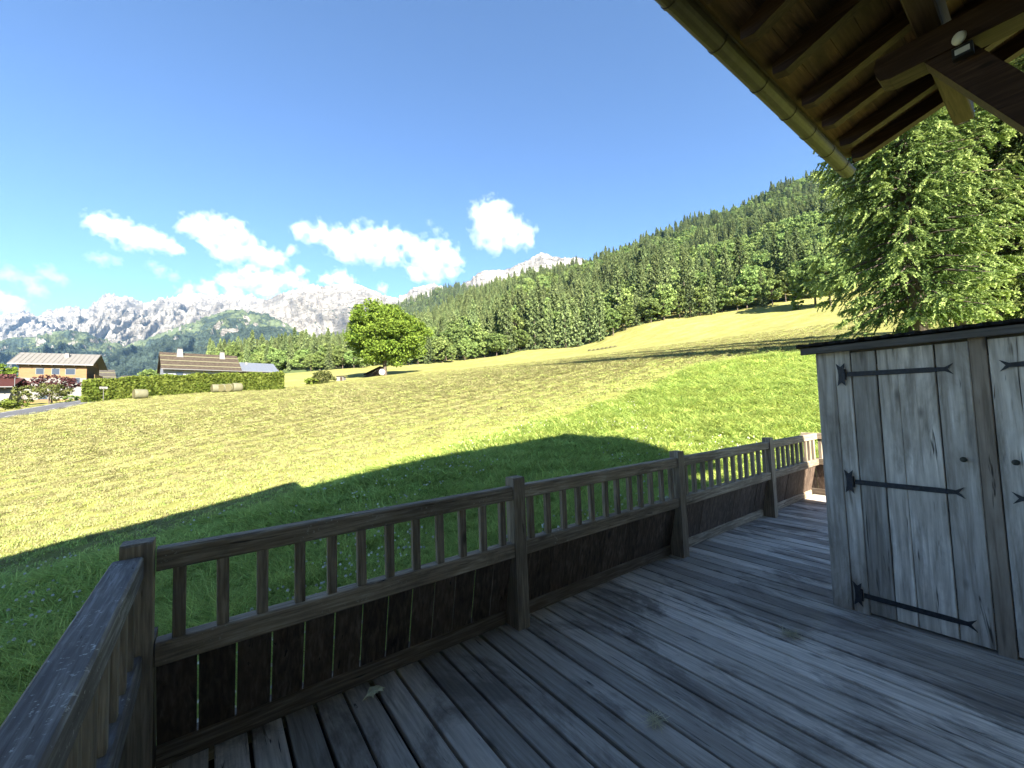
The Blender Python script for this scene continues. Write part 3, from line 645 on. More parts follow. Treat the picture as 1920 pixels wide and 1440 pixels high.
# cut stubble and loose hay on the mown part
x, y = ground_points(200000, -24, 78, 7, 95, .9); s = lush_sd(x, y) + (fbm(x*.8, y*.8, 4, 5)-.5)*1.2; k = s < .15; x, y, s = x[k], y[k], s[k]
vv_ = -x*sa+y*ca; st_ = .5+.5*np.cos(vv_*2*np.pi/1.5 + 5*vnoise((x*ca+y*sa)*.05, vv_*.12, 77)); k = RNG.uniform(0, 1, len(x)) < (.12+.88*st_); x, y, s = x[k], y[k], s[k]; d = np.hypot(x, y)
ps = [blades(18, .04, .12, .006, 2.2, M['stubble'], 11), blades(20, .05, .14, .005, 2.8, M['stubble'], 12), blades(10, .05, .10, .007, .8, M['grass'], 13)]
gn_scatter('stubble', np.stack([x, y, Zg(x, y)], -1), ps, np.where(RNG.uniform(0,1,len(x)) < .16+.6*np.exp(np.clip(s, -60, 0)/3.2), 2, RNG.integers(0, 2, len(x))), np.stack([np.clip(d/13, 1, 2.6)]*2+[np.clip(d/22, 1, 1.8)], -1), RNG.uniform(0, 6.28, len(x)), RNG.uniform(0, .4, len(x)),
           'short cut grass and loose hay on the mown slope', 'stubble')

# ================================================================== TREES
def quads(C, U, W, tip=None):
    n = len(C); V = np.stack([C-U-W, C+U-W, C+U+W, C-U+W], 1).reshape(-1, 3); F = np.arange(4*n).reshape(n, 4)
    return V, F, (np.repeat(tip, 4) if tip is not None else None)
def unit(v): return v/np.maximum(np.linalg.norm(v, axis=-1, keepdims=True), 1e-9)
def spruce_crown(h, rad, nb, ntw, nbl, blade, seed, zlow=.06, droop=.35, pw=.72, asp=.17):
    r = np.random.default_rng(seed); C = []; U = []; W = []; TP = []; B = []
    for i in range(nb):
        f = (i+.5)/nb; f = f**.85; z = h*(zlow + (1-zlow)*f); az = i*2.39996 + r.uniform(-.3, .3)
        Lb = rad*((1-f)**pw)*r.uniform(.68, 1.12)*(1 if f > .06 else .85) + .03*rad
        out = np.array([math.cos(az), math.sin(az), 0]); side = np.array([-math.sin(az), math.cos(az), 0])
        rise = (.55*f - .05)
        B.append((z, az, Lb, rise))
        t = np.sort(r.uniform(.05, 1, ntw)); s = r.choice([-1, 1], ntw)
        base = np.array([0,0,z]) + out*(t*Lb)[:,None] + np.array([0,0,1])*(Lb*(rise*t - droop*t**1.6*(1-f*.8) + .16*t**4))[:,None]
        tl = Lb*(.42*(1-t)+.10)*r.uniform(.6, 1.2, ntw)
        tdir = unit(out*.75 + side*(s*r.uniform(.3, 1.1, ntw))[:,None] + np.array([0,0,1])*(r.uniform(-1.0, .05, ntw))[:,None])
        for j in range(ntw):
            q = r.uniform(0, 1, nbl); P = base[j] + tdir[j]*(q*tl[j])[:,None] + np.array([0,0,-1])*(q**2*tl[j]*.35)[:,None]
            dirs = unit(tdir[j] + r.normal(0, .45, (nbl, 3)) + np.array([0,0,-.12]))
            nrm = unit(np.cross(dirs, r.normal(0, 1, (nbl, 3)) + np.array([0,0,1.2])))
            ln = blade*r.uniform(.6, 1.3, nbl)*(.6+.4*min(1, Lb/rad*2))
            C.append(P); U.append(dirs*ln[:,None]*.5); W.append(nrm*(ln*asp)[:,None]); TP.append(np.clip((q*.55+t[j]*.75-.62)*1.5 + r.uniform(-.25,.25,nbl), 0, 1))
    return quads(np.concatenate(C), np.concatenate(U), np.concatenate(W), np.concatenate(TP)), B
def trunk_mesh(h, r0, branches=(), n=9, lean=0, seed=0, top=.02):
    r = random.Random(seed); b = MB(); k = 8
    b.tube([(lean*h*(i/k)**2 + r.uniform(-.04,.04)*r0*4*(i > 0), r.uniform(-.04,.04)*r0*4*(i > 0), h*i/k) for i in range(k+1)], [r0*(1.25 if i == 0 else (1-i/k)**.8+.02) for i in range(k+1)], n)
    for z, az, Lb, rise in branches:
        o = Vector((math.cos(az), math.sin(az), 0)); rr_ = max(.012, .05*r0/.2*Lb/4)
        b.tube([Vector((0,0,z)), Vector((0,0,z+rise*Lb*.4-.05*Lb)) + o*Lb*.4, Vector((0,0,z+rise*Lb*.8-.2*Lb)) + o*Lb*.8], [rr_, rr_*.7, rr_*.25], 5)
    return b.mesh('trunk', M['bark'], True)
def broad_crown(h, z0, rx, rz, ncl, nlf, leaf, seed, lob=.25, flat=1.0):
    r = np.random.default_rng(seed)
    u = unit(r.normal(0, 1, (ncl, 3))); q = r.uniform(.35, 1, ncl)**.45
    wob = 1 + lob*(np.sin(u[:,0]*3.1+seed)+np.sin(u[:,1]*4.3+seed*2)+np.sin(u[:,2]*3.7+u[:,0]*2))/2.2
    cz = z0 + rz; cc = np.stack([u[:,0]*rx*q*wob, u[:,1]*rx*q*wob, cz + u[:,2]*rz*q*wob*flat], -1)
    cc[:,2] = np.maximum(cc[:,2], z0*.85)
    cr = rx*.20*r.uniform(.6, 1.3, ncl)
    P = np.repeat(cc, nlf, 0) + unit(r.normal(0, 1, (ncl*nlf, 3)))*(np.repeat(cr, nlf)*r.uniform(.3, 1, ncl*nlf)**.5)[:,None]*np.array([1,1,.7])
    n = len(P); nr = unit(r.normal(0, 1, (n, 3)) + np.array([0,0,.7])); U = unit(np.cross(nr, r.normal(0, 1, (n, 3)))); W = np.cross(nr, U); s = leaf*r.uniform(.6, 1.3, n)
    return quads(P, U*(s*.5)[:,None], W*(s*.36)[:,None]), cc
def crown_mesh(name, Q, mat):
    V, F, tp = Q; return fast_mesh(name, V, F, mat, False, {'tip': tp} if tp is not None else None)
def limb_mesh(h, z0, r0, cc, nl, seed):
    r = random.Random(seed); b = MB(); fork = z0*.9+.12*h
    b.tube([(0,0,-.3),(0,0,.0),(.02*h*r.uniform(-1,1)*.3,0,fork*.5),(0,.01*h*r.uniform(-1,1)*.3,fork),(0,0,h*.8)], [r0*1.35,r0*1.15,r0,r0*.85,r0*.1], 10)
    ids = list(range(len(cc))); r.shuffle(ids)
    for i in ids[:nl]:
        c = Vector(cc[i]); st = Vector((0,0,fork*r.uniform(.85,1.25))); md_ = st.lerp(c, .5)+Vector((0,0,.06*h*r.uniform(0,1)))
        b.tube([st, md_, c], [r0*.38, r0*.22, r0*.05], 5)
    return b.mesh('trunk', M['bark'], True)
def tree(name, loc, tm, cm, label, cat='tree', group=None, rz=0, s=(1,1,1)):
    e = empty(name, loc, rz); e.scale = s; tag(e, label, cat, group); part('trunk', tm, e); part('crown', cm, e); return e

# --- big spruces to the right of the cupboard
(Qs, Bs) = spruce_crown(30, 4.05, 430, 30, 34, .17, 3, .05, .40, .55, .125)
spr_c = crown_mesh('spruce_crown', Qs, M['needle']); spr_t = trunk_mesh(30, .30, Bs, 10, 0, 1)
gp = at(1724, 640, 20.0); tree('spruce_tree', (gp[0], gp[1], Tz(gp[0], gp[1])-.2), spr_t, spr_c, 'tall sunlit spruce with drooping boughs rising behind the cupboard roof', 'spruce', None, .6)
gp = at(1960, 640, 22.0); tree('spruce_tree', (gp[0], gp[1], Tz(gp[0], gp[1])-.2), spr_t, spr_c, 'second tall spruce half hidden at the house wall, darker than the one behind the cupboard', 'spruce', None, 2.4, (1.05,1.05,1.1))
gp = at(1800, 600, 33.0); tree('spruce_tree', (gp[0], gp[1], Tz(gp[0], gp[1])-.2), spr_t, spr_c, 'spruce standing farther back in the gap between the two tall spruces', 'spruce', None, 4.1, (1.0,1.0,.95))

# --- lone maple in the field
Qm, ccm = broad_crown(16, 2.5, 7.8, 6.9, 300, 170, .36, 11, .20, 1.0)
mp_c = crown_mesh('maple_crown', Qm, M['leaf_maple']); mp_t = limb_mesh(16, 2.8, .42, ccm, 26, 3)
gp = at(722, 704, 95); lone = (gp[0], gp[1], Tz(gp[0], gp[1])); tree('maple_tree', lone, mp_t, mp_c, 'lone round leafy tree standing in the mown field', 'tree')

# --- prototypes of the forest
SPR = []
for i in range(4):
    (Q, B) = spruce_crown(22, (3.9, 4.4, 3.5, 4.9)[i], 95, 8, 6, .8, 40+i, .05, .30); SPR.append((trunk_mesh(22, .24, (), 6, 0, i), crown_mesh('far_spruce_crown', Q, M['needle_far'])))
BRD = []
for i in range(4):
    Q, cc = broad_crown(13, 2.2, (4.6, 4.0, 5.2, 3.6)[i], (5.2, 5.6, 5.0, 4.8)[i], 120, 34, .62, 60+i, .22); BRD.append((limb_mesh(13, 2.2, .24, cc, 9, i), crown_mesh('far_leaf_crown', Q, M['leaf_far'])))
def joined(tm, cm, name):
    bm_v = np.empty(len(tm.vertices)*3, np.float32); tm.vertices.foreach_get('co', bm_v); cv = np.empty(len(cm.vertices)*3, np.float32); cm.vertices.foreach_get('co', cv)
    tq = [tuple(p.vertices) for p in tm.polygons if len(p.vertices) == 4]; cf = np.arange(len(cv)//3).reshape(-1, 4)
    nt_ = len(bm_v)//3; V = np.concatenate([bm_v.reshape(-1,3), cv.reshape(-1,3)]); F = np.concatenate([np.array(tq, np.int32), cf+nt_])
    tp = np.zeros(len(V)); a = cm.attributes.get('tip')
    if a: w = np.empty(len(cv)//3, np.float32); a.data.foreach_get('value', w); tp[nt_:] = w
    me = fast_mesh(name, V, F, cm.materials[0], False, {'tip': tp}); me.materials.append(M['bark'])
    mi = np.zeros(len(F), np.int32); mi[:len(tq)] = 1; me.polygons.foreach_set('material_index', mi); me.update()
    return bpy.data.objects.new(name+'_source', me)
PROTO = [joined(t, c, 'spruce') for t, c in SPR] + [joined(t, c, 'leaf_tree') for t, c in BRD]

# ================================================================== FORESTED HILLS
def interp(xs, tab): t = np.array(tab, float); return np.interp(xs, t[:,0], t[:,1])
# forest edge seen above the field: px, row, depth
EDGE = [(380,700,170),(440,696,165),(500,694,160),(560,692,152),(640,692,150),(740,690,146),(800,686,146),(850,682,145),(900,676,146),(950,662,148),(1000,656,152),(1060,652,152),(1110,642,152),(1160,626,152),(1200,614,152),(1260,604,152),(1300,598,152),(1360,586,150),(1420,574,148),(1480,563,145),(1540,556,142),(1600,545,140),(1700,520,130),(1850,490,110),(2000,470,100)]
RIDGE = [(380,702,420),(440,692,420),(500,683,420),(560,676,420),(640,662,420),(700,648,430),(760,630,450),(800,616,470),(850,594,500),(897,572,540),(962,546,580),(1030,522,620),(1100,506,650),(1180,480,680),(1300,430,700),(1400,396,700),(1500,356,690),(1560,338,680),(1700,285,650),(1850,240,600),(2000,215,560)]
def hill_point(px, t):
    ye, de = interp(px, [(a,c) for a,c,_ in EDGE]), interp(px, [(a,d) for a,_,d in EDGE]); yr, dr = interp(px, [(a,c) for a,c,_ in RIDGE]), interp(px, [(a,d) for a,_,d in RIDGE])
    tt = np.clip(t, 0, 1); dep = de*(dr/de)**tt*(1+.5*np.maximum(t-1, 0)); row = ye + (yr-ye)*tt**.9
    row = row + np.maximum(t-1, 0)*60
    D = FW[None] + RT[None]*((px-960)/F_PX)[:,None] - UP[None]*((row-720)/F_PX)[:,None]
    P = EYE + D*dep[:,None]
    P[:,2] += (fbm(P[:,0]*.012, P[:,1]*.012, 4, 8)-.5)*26*np.clip(t*3, 0, 1)*np.clip((px-640)/200, .15, 1)
    P[:,2] -= np.where(t < .02, 1.5, 0)
    return P
mh, nt, b = new_mat('forest_floor'); tc = nt.nodes.new('ShaderNodeTexCoord')
L(nt, ramp(nt, noise(nt, tc.outputs['Object'], .05, 5), [(.4, (.022,.034,.013)), (.65, (.06,.08,.028))]), b.inputs['Base Color']); b.inputs['Roughness'].default_value = 1
pxg = np.linspace(380, 2000, 200); tg = np.concatenate([np.linspace(0, 1, 46), np.linspace(1.05, 2.0, 8)]); PX, TT = np.meshgrid(pxg, tg, indexing='ij')
Vh = hill_point(PX.ravel(), TT.ravel()); idx = np.arange(PX.size).reshape(PX.shape); Fh = np.stack([idx[:-1,:-1], idx[:-1,1:], idx[1:,1:], idx[1:,:-1]], -1).reshape(-1, 4)
hill = link(bpy.data.objects.new('forest_hill', fast_mesh('forest_hill', Vh, Fh[:, ::-1], mh, True))); tag(hill, 'steep wooded hillside above the field', 'hill', kind='structure')
# trees of the hillside as one mass
n = 16500; px = RNG.uniform(390, 1990, n); t = RNG.uniform(.03, 1.06, n)**.8
# denser where nearer in angle is larger: thin out by stretch
P = hill_point(px, t); dep = (P-EYE)@FW
leafy = (fbm(P[:,0]*.016, P[:,1]*.016, 4, 50) > np.interp(dep, [150, 300, 700], [.34, .40, .46])).astype(int)
leafy = np.where(px < 940, (RNG.uniform(0,1,n) < .55).astype(int)*(dep < 260), leafy)
var = np.where(leafy == 1, 4+RNG.integers(0, 4, n), RNG.integers(0, 4, n)); sc_ = RNG.uniform(.5, 1.25, n)*np.where(leafy == 1, 1.15, 1)*np.interp(px, [700, 900], [.62, 1])*np.interp(dep, [150, 260], [.8, 1])
gn_scatter('forest', P, PROTO, var, np.stack([sc_*RNG.uniform(.85, 1.15, n), sc_*RNG.uniform(.85, 1.15, n), sc_*RNG.uniform(.85, 1.2, n)], -1), RNG.uniform(0, 6.28, n), RNG.uniform(0, .05, n), 'dense mixed wood of spruce and leafy trees covering the hillside', 'forest')
# the bluer hill behind
FAR = [(640,640),(700,600),(740,580),(800,560),(860,538),(900,540),(960,534),(1040,518),(1120,500),(1240,470),(1400,440)]
def far_point(px, t):
    row = interp(px, FAR); row = 690 + (row-690)*np.clip(t, 0, 1) + np.maximum(t-1, 0)*50; dep = 800 + 700*t
    D = FW[None] + RT[None]*((px-960)/F_PX)[:,None] - UP[None]*((row-720)/F_PX)[:,None]; P = EYE + D*dep[:,None]
    P[:,2] += (fbm(P[:,0]*.006, P[:,1]*.006, 4, 18)-.5)*50*np.clip(t*3, 0, 1); return P
pxg = np.linspace(560, 1400, 110); tg = np.linspace(0, 1.6, 40); PX, TT = np.meshgrid(pxg, tg, indexing='ij'); Vf = far_point(PX.ravel(), TT.ravel())
idx = np.arange(PX.size).reshape(PX.shape); Ff = np.stack([idx[:-1,:-1], idx[:-1,1:], idx[1:,1:], idx[1:,:-1]], -1).reshape(-1, 4)
fh = link(bpy.data.objects.new('far_hill', fast_mesh('far_hill', Vf, Ff[:, ::-1], mh, True))); tag(fh, 'hazy wooded ridge behind the near hillside', 'hill', kind='structure')
n = 9000; px = RNG.uniform(570, 1390, n); t = RNG.uniform(.1, 1.05, n); P = far_point(px, t); sc_ = RNG.uniform(.6, 1.3, n); lf_ = RNG.uniform(0,1,n) < .2
gn_scatter('far_forest', P, PROTO, np.where(lf_, 4+RNG.integers(0, 4, n), RNG.integers(0, 4, n)), sc_, RNG.uniform(0, 6.28, n), np.zeros(n), 'distant spruce wood on the ridge behind the near hillside', 'forest')

# --- single trees along the edge of the wood
rg = random.Random(4)
GE = 'trees along the edge of the wood'
def edge_tree(px, back, leafy, s, row_off=0):
    ye, de = float(interp(px, [(a,c) for a,c,_ in EDGE])), float(interp(px, [(a,d) for a,_,d in EDGE]))
    p = at(px, ye, de+back); z = Tz(p[0], p[1]) - .2; 
    if back > 4: z = max(z, float(hill_point(np.array([px]), np.array([max(.0, back/170)]))[0][2])-.3)
    k = rg.randrange(4); tm, cm = (BRD if leafy else SPR)[k]
    where = 'in the belt behind the shingled chalet' if px < 640 else 'behind the lone field tree' if px < 800 else 'where the wood meets the flat field' if px < 1000 else 'at the wood edge above the hay heaps' if px < 1190 else 'on the upper slope below the hilltop' if px < 1400 else 'at the field top near the tall spruce'
    pos = 'standing back' if back > 4 else 'in the front row'
    if leafy: tree('leaf_tree', (p[0], p[1], z), tm, cm, f'leafy tree {pos} {where}', 'tree', GE, rg.uniform(0, 6.28), (s*rg.uniform(.9,1.1), s*rg.uniform(.9,1.1), s))
    else: tree('spruce_tree', (p[0], p[1], z), tm, cm, f'dark spruce {pos} {where}', 'spruce', GE, rg.uniform(0, 6.28), (s, s, s*rg.uniform(.95,1.15)))
px = 445
while px < 1560:
    if px < 940: leafy = rg.random() < .85; s = rg.uniform(.48, .75) if leafy else rg.uniform(.4, .6)
    elif px < 1190: leafy = rg.random() < .35; s = rg.uniform(.7, 1.0) if leafy else rg.uniform(.75, 1.05)
    else: leafy = rg.random() < .62; s = rg.uniform(.75, 1.1) if leafy else rg.uniform(.6, .9)
    if not (690 < px < 760): edge_tree(px, rg.uniform(0, 3), leafy, s)
    edge_tree(px+rg.uniform(5, 14), rg.uniform(8, 16), rg.random() < (.6 if px < 940 else .45), rg.uniform(.75, 1.1)*(.75 if px < 940 else 1.05))
    px += rg.uniform(15, 25)*(1.0 if px < 940 else 1.2)
# big pale tree group beside the spruce and the small bushy tree standing in the field
for px, py, d, s in [(1528, 560, 128, 1.25), (1556, 556, 122, 1.1)]:
    p = at(px, py, d); tm, cm = BRD[2]
    tree('leaf_tree', (p[0], p[1], Tz(p[0], p[1])-.3), tm, cm, 'broad pale leafy tree beside the tall spruce at the field top', 'tree', 'pale trees beside the spruce', rg.uniform(0, 6), (s, s, s*1.1))
Qb, ccb = broad_crown(6, .5, 1.7, 2.6, 60, 40, .35, 91, .45); p = at(1497, 578, 128)
tree('small_tree', (p[0], p[1], Tz(p[0], p[1])-.2), limb_mesh(6, .6, .12, ccb, 6, 8), crown_mesh('small_crown', Qb, M['leaf_maple']), 'small bushy tree standing alone in the mown slope below the wood', 'tree')

# ================================================================== MOUNTAINS
def mountain_mat(name, rock_lo, rock_hi, green_lo, forest, bias, strata_dir):
    m, nt, b = new_mat(name); tc = nt.nodes.new('ShaderNodeTexCoord'); oc = tc.outputs['Object']; ge = nt.nodes.new('ShaderNodeNewGeometry')
    sepn = nt.nodes.new('ShaderNodeSeparateXYZ'); L(nt, ge.outputs['Normal'], sepn.inputs[0])
    a = nt.nodes.new('ShaderNodeAttribute'); a.attribute_name = 'alt'
    mp = nt.nodes.new('ShaderNodeMapping'); mp.inputs['Rotation'].default_value = strata_dir; mp.inputs['Scale'].default_value = (.0018, .0018, .011); L(nt, oc, mp.inputs[0])
    st = noise(nt, mp.outputs[0], 1.0, 8, .65, .6); n1 = noise(nt, oc, .0035, 8, .62); n2 = noise(nt, oc, .012, 6, .65); n3 = noise(nt, oc, .05, 5, .7)
    rock = ramp(nt, st, [(.30, tuple(c*.84 for c in rock_lo)), (.46, rock_lo), (.6, rock_hi)])
    rock = mixc(nt, ramp(nt, n2, [(.38, (1,1,1)), (.48, (0,0,0))]), rock, tuple(c*.86 for c in rock_lo))
    g = mixc(nt, n2, green_lo, tuple(c*1.5 for c in green_lo))
    # how green: low and gentle ground is grassed, steep or high ground bare
    f = math_(nt, 'ADD', math_(nt, 'MULTIPLY', sepn.outputs[2], 1.1), math_(nt, 'MULTIPLY', n1, 1.3)); f = math_(nt, 'SUBTRACT', f, math_(nt, 'MULTIPLY', a.outputs['Fac'], 1.5)); f = math_(nt, 'ADD', f, bias)
    gf = ramp(nt, f, [(.50, (0,0,0)), (.58, (1,1,1))])
    col = mixc(nt, gf, rock, g)
    ff = math_(nt, 'ADD', math_(nt, 'ADD', n1, math_(nt, 'MULTIPLY', n2, .8)), math_(nt, 'MULTIPLY', a.outputs['Fac'], -.30)); ff = math_(nt, 'ADD', ff, math_(nt, 'MULTIPLY', n3, .35))
    fo = ramp(nt, ff, [(.80, (0,0,0)), (.84, (1,1,1))])
    fcol = ramp(nt, n3, [(.4, tuple(c*.6 for c in forest)), (.65, tuple(c*1.5 for c in forest))])
    col = mixc(nt, math_(nt, 'MULTIPLY', fo, gf), col, fcol)
    L(nt, col, b.inputs['Base Color']); b.inputs['Roughness'].default_value = 1; b.inputs['Specular IOR Level'].default_value = .05
    hh = math_(nt, 'ADD', math_(nt, 'MULTIPLY', st, 1.4), math_(nt, 'ADD', math_(nt, 'MULTIPLY', n3, .12), math_(nt, 'MULTIPLY', fo, .25))); bump(nt, b, hh, 1.0, 90)
    return m
def massif(name, label, prof, base_row, d_base, d_ridge, mat, seed, relief, px0, px1, npx=420, nt_=110, jag=4, slant=0.0):
    """a range whose crest follows prof (px, row) at depth d_ridge; its flank comes down towards the viewer"""
    px = np.linspace(px0, px1, npx); t = np.concatenate([np.linspace(0, 1, nt_), np.linspace(1.02, 1.5, 24)]); PX, TT = np.meshgrid(px, t, indexing='ij'); p = PX.ravel(); q = TT.ravel()
    crest = interp(p, prof) - (fbm(p*.11, p*0+seed, 4, seed, True)-.5)*jag*2 - (fbm(p*.45, p*0+seed, 3, seed+3)-.5)*jag
    br = interp(p, base_row); tt = np.clip(q, 0, 1); row = br + (crest-br)*(.45*tt + .55*tt**1.7) + np.maximum(q-1, 0)*140
    dep = d_base + (d_ridge-d_base)*q
    D = FW[None] + RT[None]*((p-960)/F_PX)[:,None] - UP[None]*((row-720)/F_PX)[:,None]; P = EYE + D*dep[:,None]
    lat = p*d_ridge/F_PX; w = np.clip(np.sin(np.pi*np.clip(q, 0, 1)), 0, 1)**.7
    rdg = fbm((lat + slant*q*1600)*.0022, q*2.2+seed, 6, seed+9, True)-.5; rd2 = fbm((lat+slant*q*1600)*.011, q*9+seed, 5, seed+19, True)-.5
    P[:,2] += (rdg*relief + rd2*relief*.28)*w
    sh = rdg*relief*1.6*w + rd2*relief*.6*w; hd = D/np.linalg.norm(D, axis=1)[:,None]; P[:,:2] -= hd[:,:2]*sh[:,None]
    alt = np.clip((br-row)/np.maximum(br-crest, 1), 0, 1)
    idx = np.arange(PX.size).reshape(PX.shape); F = np.stack([idx[:-1,:-1], idx[:-1,1:], idx[1:,1:], idx[1:,:-1]], -1).reshape(-1, 4)
    o = link(bpy.data.objects.new(name, fast_mesh(name, P, F[:, ::-1], mat, True, {'alt': alt}))); tag(o, label, 'mountain', kind='structure'); return o
ROCK_LO, ROCK_HI = (.23,.21,.185), (.32,.298,.265)
mA = mountain_mat('limestone_range', ROCK_LO, ROCK_HI, (.07,.095,.036), (.026,.042,.026), -.62, (.0, .6, .3))
mB = mountain_mat('limestone_massif', ROCK_LO, ROCK_HI, (.07,.095,.036), (.026,.042,.026), -.22, (.3, .45, .8))
mC = mountain_mat('green_foothills', ROCK_LO, ROCK_HI, (.078,.098,.05), (.042,.06,.045), .82, (0, .5, 0))
massif('mountain', 'pale limestone mountain range with jagged crest across the valley', [(-260,600),(-60,596),(0,590),(45,583),(70,590),(110,577),(140,575),(165,578),(195,553),(210,550),(226,556),(245,556),(262,568),(300,560),(340,553),(375,551),(398,558),(425,550),(441,544),(456,556),(470,549),(492,563),(540,560),(600,556),(720,575),(800,600)],
       [(-260,720),(0,705),(250,690),(500,672),(800,680)], 3000, 5200, mA, 3, 430, -260, 800, 520, 130, 5, -1.0)
massif('mountain', 'broad bare limestone massif with patches of green on its flank', [(330,680),(400,640),(450,594),(480,572),(520,552),(560,540),(585,531),(600,537),(625,533),(655,531),(690,540),(720,553),(745,558),(757,550),(775,541),(800,535),(812,530),(830,538),(900,560),(960,600)],
       [(330,705),(450,700),(600,690),(960,690)], 2200, 3900, mB, 8, 280, 330, 960, 420, 120, 3.5, .7)
massif('mountain', 'green foothill with forest patches below the limestone range', [(-260,690),(-60,650),(0,640),(60,630),(120,620),(160,624),(200,640),(235,652),(262,640),(300,626),(340,610),(380,597),(420,584),(440,580),(470,584),(500,590),(525,600),(545,612),(575,640),(620,660),(660,668)],
       [(-260,735),(0,730),(250,722),(660,700)], 1500, 3000, mC, 12, 230, -260, 660, 480, 110, 3.5, -.8)
massif('mountain', 'pointed pale rock summit above the wooded ridge', [(800,560),(850,540),(880,526),(900,509),(925,506),(945,507),(960,502),(985,490),(1005,478),(1018,472),(1032,480),(1050,483),(1085,483),(1105,488),(1150,497),(1230,520)],
       [(800,640),(1230,640)], 1900, 3100, mA, 21, 150, 800, 1230, 300, 90, 3.0, .5)

# ================================================================== CLOUDS
CD = 11500.0
def cloud_mat(name, dens, blobs, amp):
    m = bpy.data.materials.new(name); m.use_nodes = True; nt = m.node_tree; nt.nodes.remove(nt.nodes['Principled BSDF'])
    pv = nt.nodes.new('ShaderNodeVolumePrincipled'); pv.inputs['Color'].default_value = (.74,.78,.84,1); pv.inputs['Anisotropy'].default_value = 0
    tc = nt.nodes.new('ShaderNodeTexCoord'); oc = tc.outputs['Object']; s = float(np.mean([b[3] for b in blobs])); best = None
    for x, y, z, r in blobs:
        d = nt.nodes.new('ShaderNodeVectorMath'); d.operation = 'DISTANCE'; L(nt, oc, d.inputs[0]); d.inputs[1].default_value = (x, y, z)
        v = math_(nt, 'SUBTRACT', 1.0, math_(nt, 'DIVIDE', d.outputs['Value'], r)); best = v if best is None else math_(nt, 'SMOOTH_MAX', best, v)
        if best is not v: best.node.inputs[2].default_value = .25
    n = noise(nt, oc, 1.5/s, 6, .52, .3)
    f = math_(nt, 'ADD', best, math_(nt, 'MULTIPLY', math_(nt, 'SUBTRACT', n, .56), amp))
    L(nt, math_(nt, 'MULTIPLY', ramp(nt, f, [(.0, (0,0,0)), (.75, (1,1,1))]), dens), pv.inputs['Density']); L(nt, pv.outputs[0], nt.nodes['Material Output'].inputs['Volume'])
    m.cycles.volume_step_rate = .35
    return m
CM, CW = (.0034, 2.5), (.0010, 2.7)
def cloud(blobs, label, kind, seed, dist=CD):
    """blobs: (px, row, radius in px): a closed lumpy hull, the billows themselves are in the density of the volume"""
    import bmesh
    r = np.random.default_rng(seed); c0 = at(np.mean([b[0] for b in blobs]), np.mean([b[1] for b in blobs]), dist); k = dist/F_PX
    bm = bmesh.new(); bl = []
    for px, py, rad in blobs:
        c = at(px, py, dist) - c0 + np.array([0, r.uniform(-.4, .4)*rad*k, 0]); R = rad*k*1.55; bl.append((float(c[0]), float(c[1]), float(c[2]), R))
        bmesh.ops.create_icosphere(bm, subdivisions=3, radius=R*1.25, matrix=Matrix.Translation(Vector(c)))
    me = bpy.data.meshes.new('cloud'); bm.to_mesh(me); bm.free(); o = bpy.data.objects.new('cloud', me); o.location = tuple(c0); link(o)
    rm = o.modifiers.new('r', 'REMESH'); rm.mode = 'VOXEL'; rm.voxel_size = max(40, min(b[2] for b in blobs)*k*.35)
    dg = bpy.context.evaluated_depsgraph_get(); ev = bpy.data.meshes.new_from_object(o.evaluated_get(dg)); o.modifiers.clear(); o.data = ev
    ev.materials.clear(); ev.materials.append(cloud_mat('cloud_vapour', kind[0], bl, kind[1]))
    tag(o, label, 'cloud'); return o
cloud([(905,402,20),(935,398,22),(925,425,26),(955,430,24),(980,445,18),(905,440,18),(930,450,18),(960,452,15)], 'compact white cumulus cloud alone above the wooded hillside', CM, 1)
cloud([(565,432,14),(600,440,18),(640,450,22),(680,455,24),(720,450,20),(750,445,16),(770,460,14),(700,478,20),(650,472,18),(735,475,18)], 'long drifting cumulus over the limestone massif', CM, 2)
cloud([(800,480,22),(830,478,20),(850,490,16),(815,500,22),(780,510,16),(845,508,14)], 'rounded cumulus low above the saddle between massif and wooded ridge', CM, 3)
cloud([(350,420,14),(380,425,18),(410,422,18),(440,440,20),(430,465,22),(470,470,18),(500,485,18),(395,450,16),(525,490,12),(545,470,9)], 'ragged grey-white cumulus above the limestone range', CM, 4)
cloud([(178,415,14),(205,425,18),(240,440,20),(275,450,18),(310,460,14),(335,470,9)], 'elongated white cloud highest over the range', CM, 5)
cloud([(350,546,12),(390,545,14),(430,528,16),(470,520,18),(510,528,18),(545,520,14),(565,508,9),(500,545,16),(440,545,14),(560,535,12)], 'bright cloud bank resting on the crest of the range', CM, 6)
cloud([(615,525,12),(640,520,14),(655,528,10),(718,541,8)], 'small bright cloud behind the massif summit', CM, 7)
cloud([(0,570,16),(25,574,14),(-40,560,24)], 'white cloud low over the far end of the range', CM, 8)
cloud([(175,482,9),(195,486,11),(218,490,8)], 'small flat cloud under the elongated one', CW, 9)
cloud([(285,495,8),(300,508,10),(325,518,9)], 'thin wisp of cloud between the range and the elongated cloud', CW, 10)
cloud([(20,515,14),(55,525,12),(90,510,12),(115,525,10),(70,545,14)], 'faint veil of cloud over the far end of the range', CW, 11)
cloud([(805,418,6),(820,432,8),(835,442,6)], 'tiny wisp of cloud beside the compact cumulus', CW, 12)

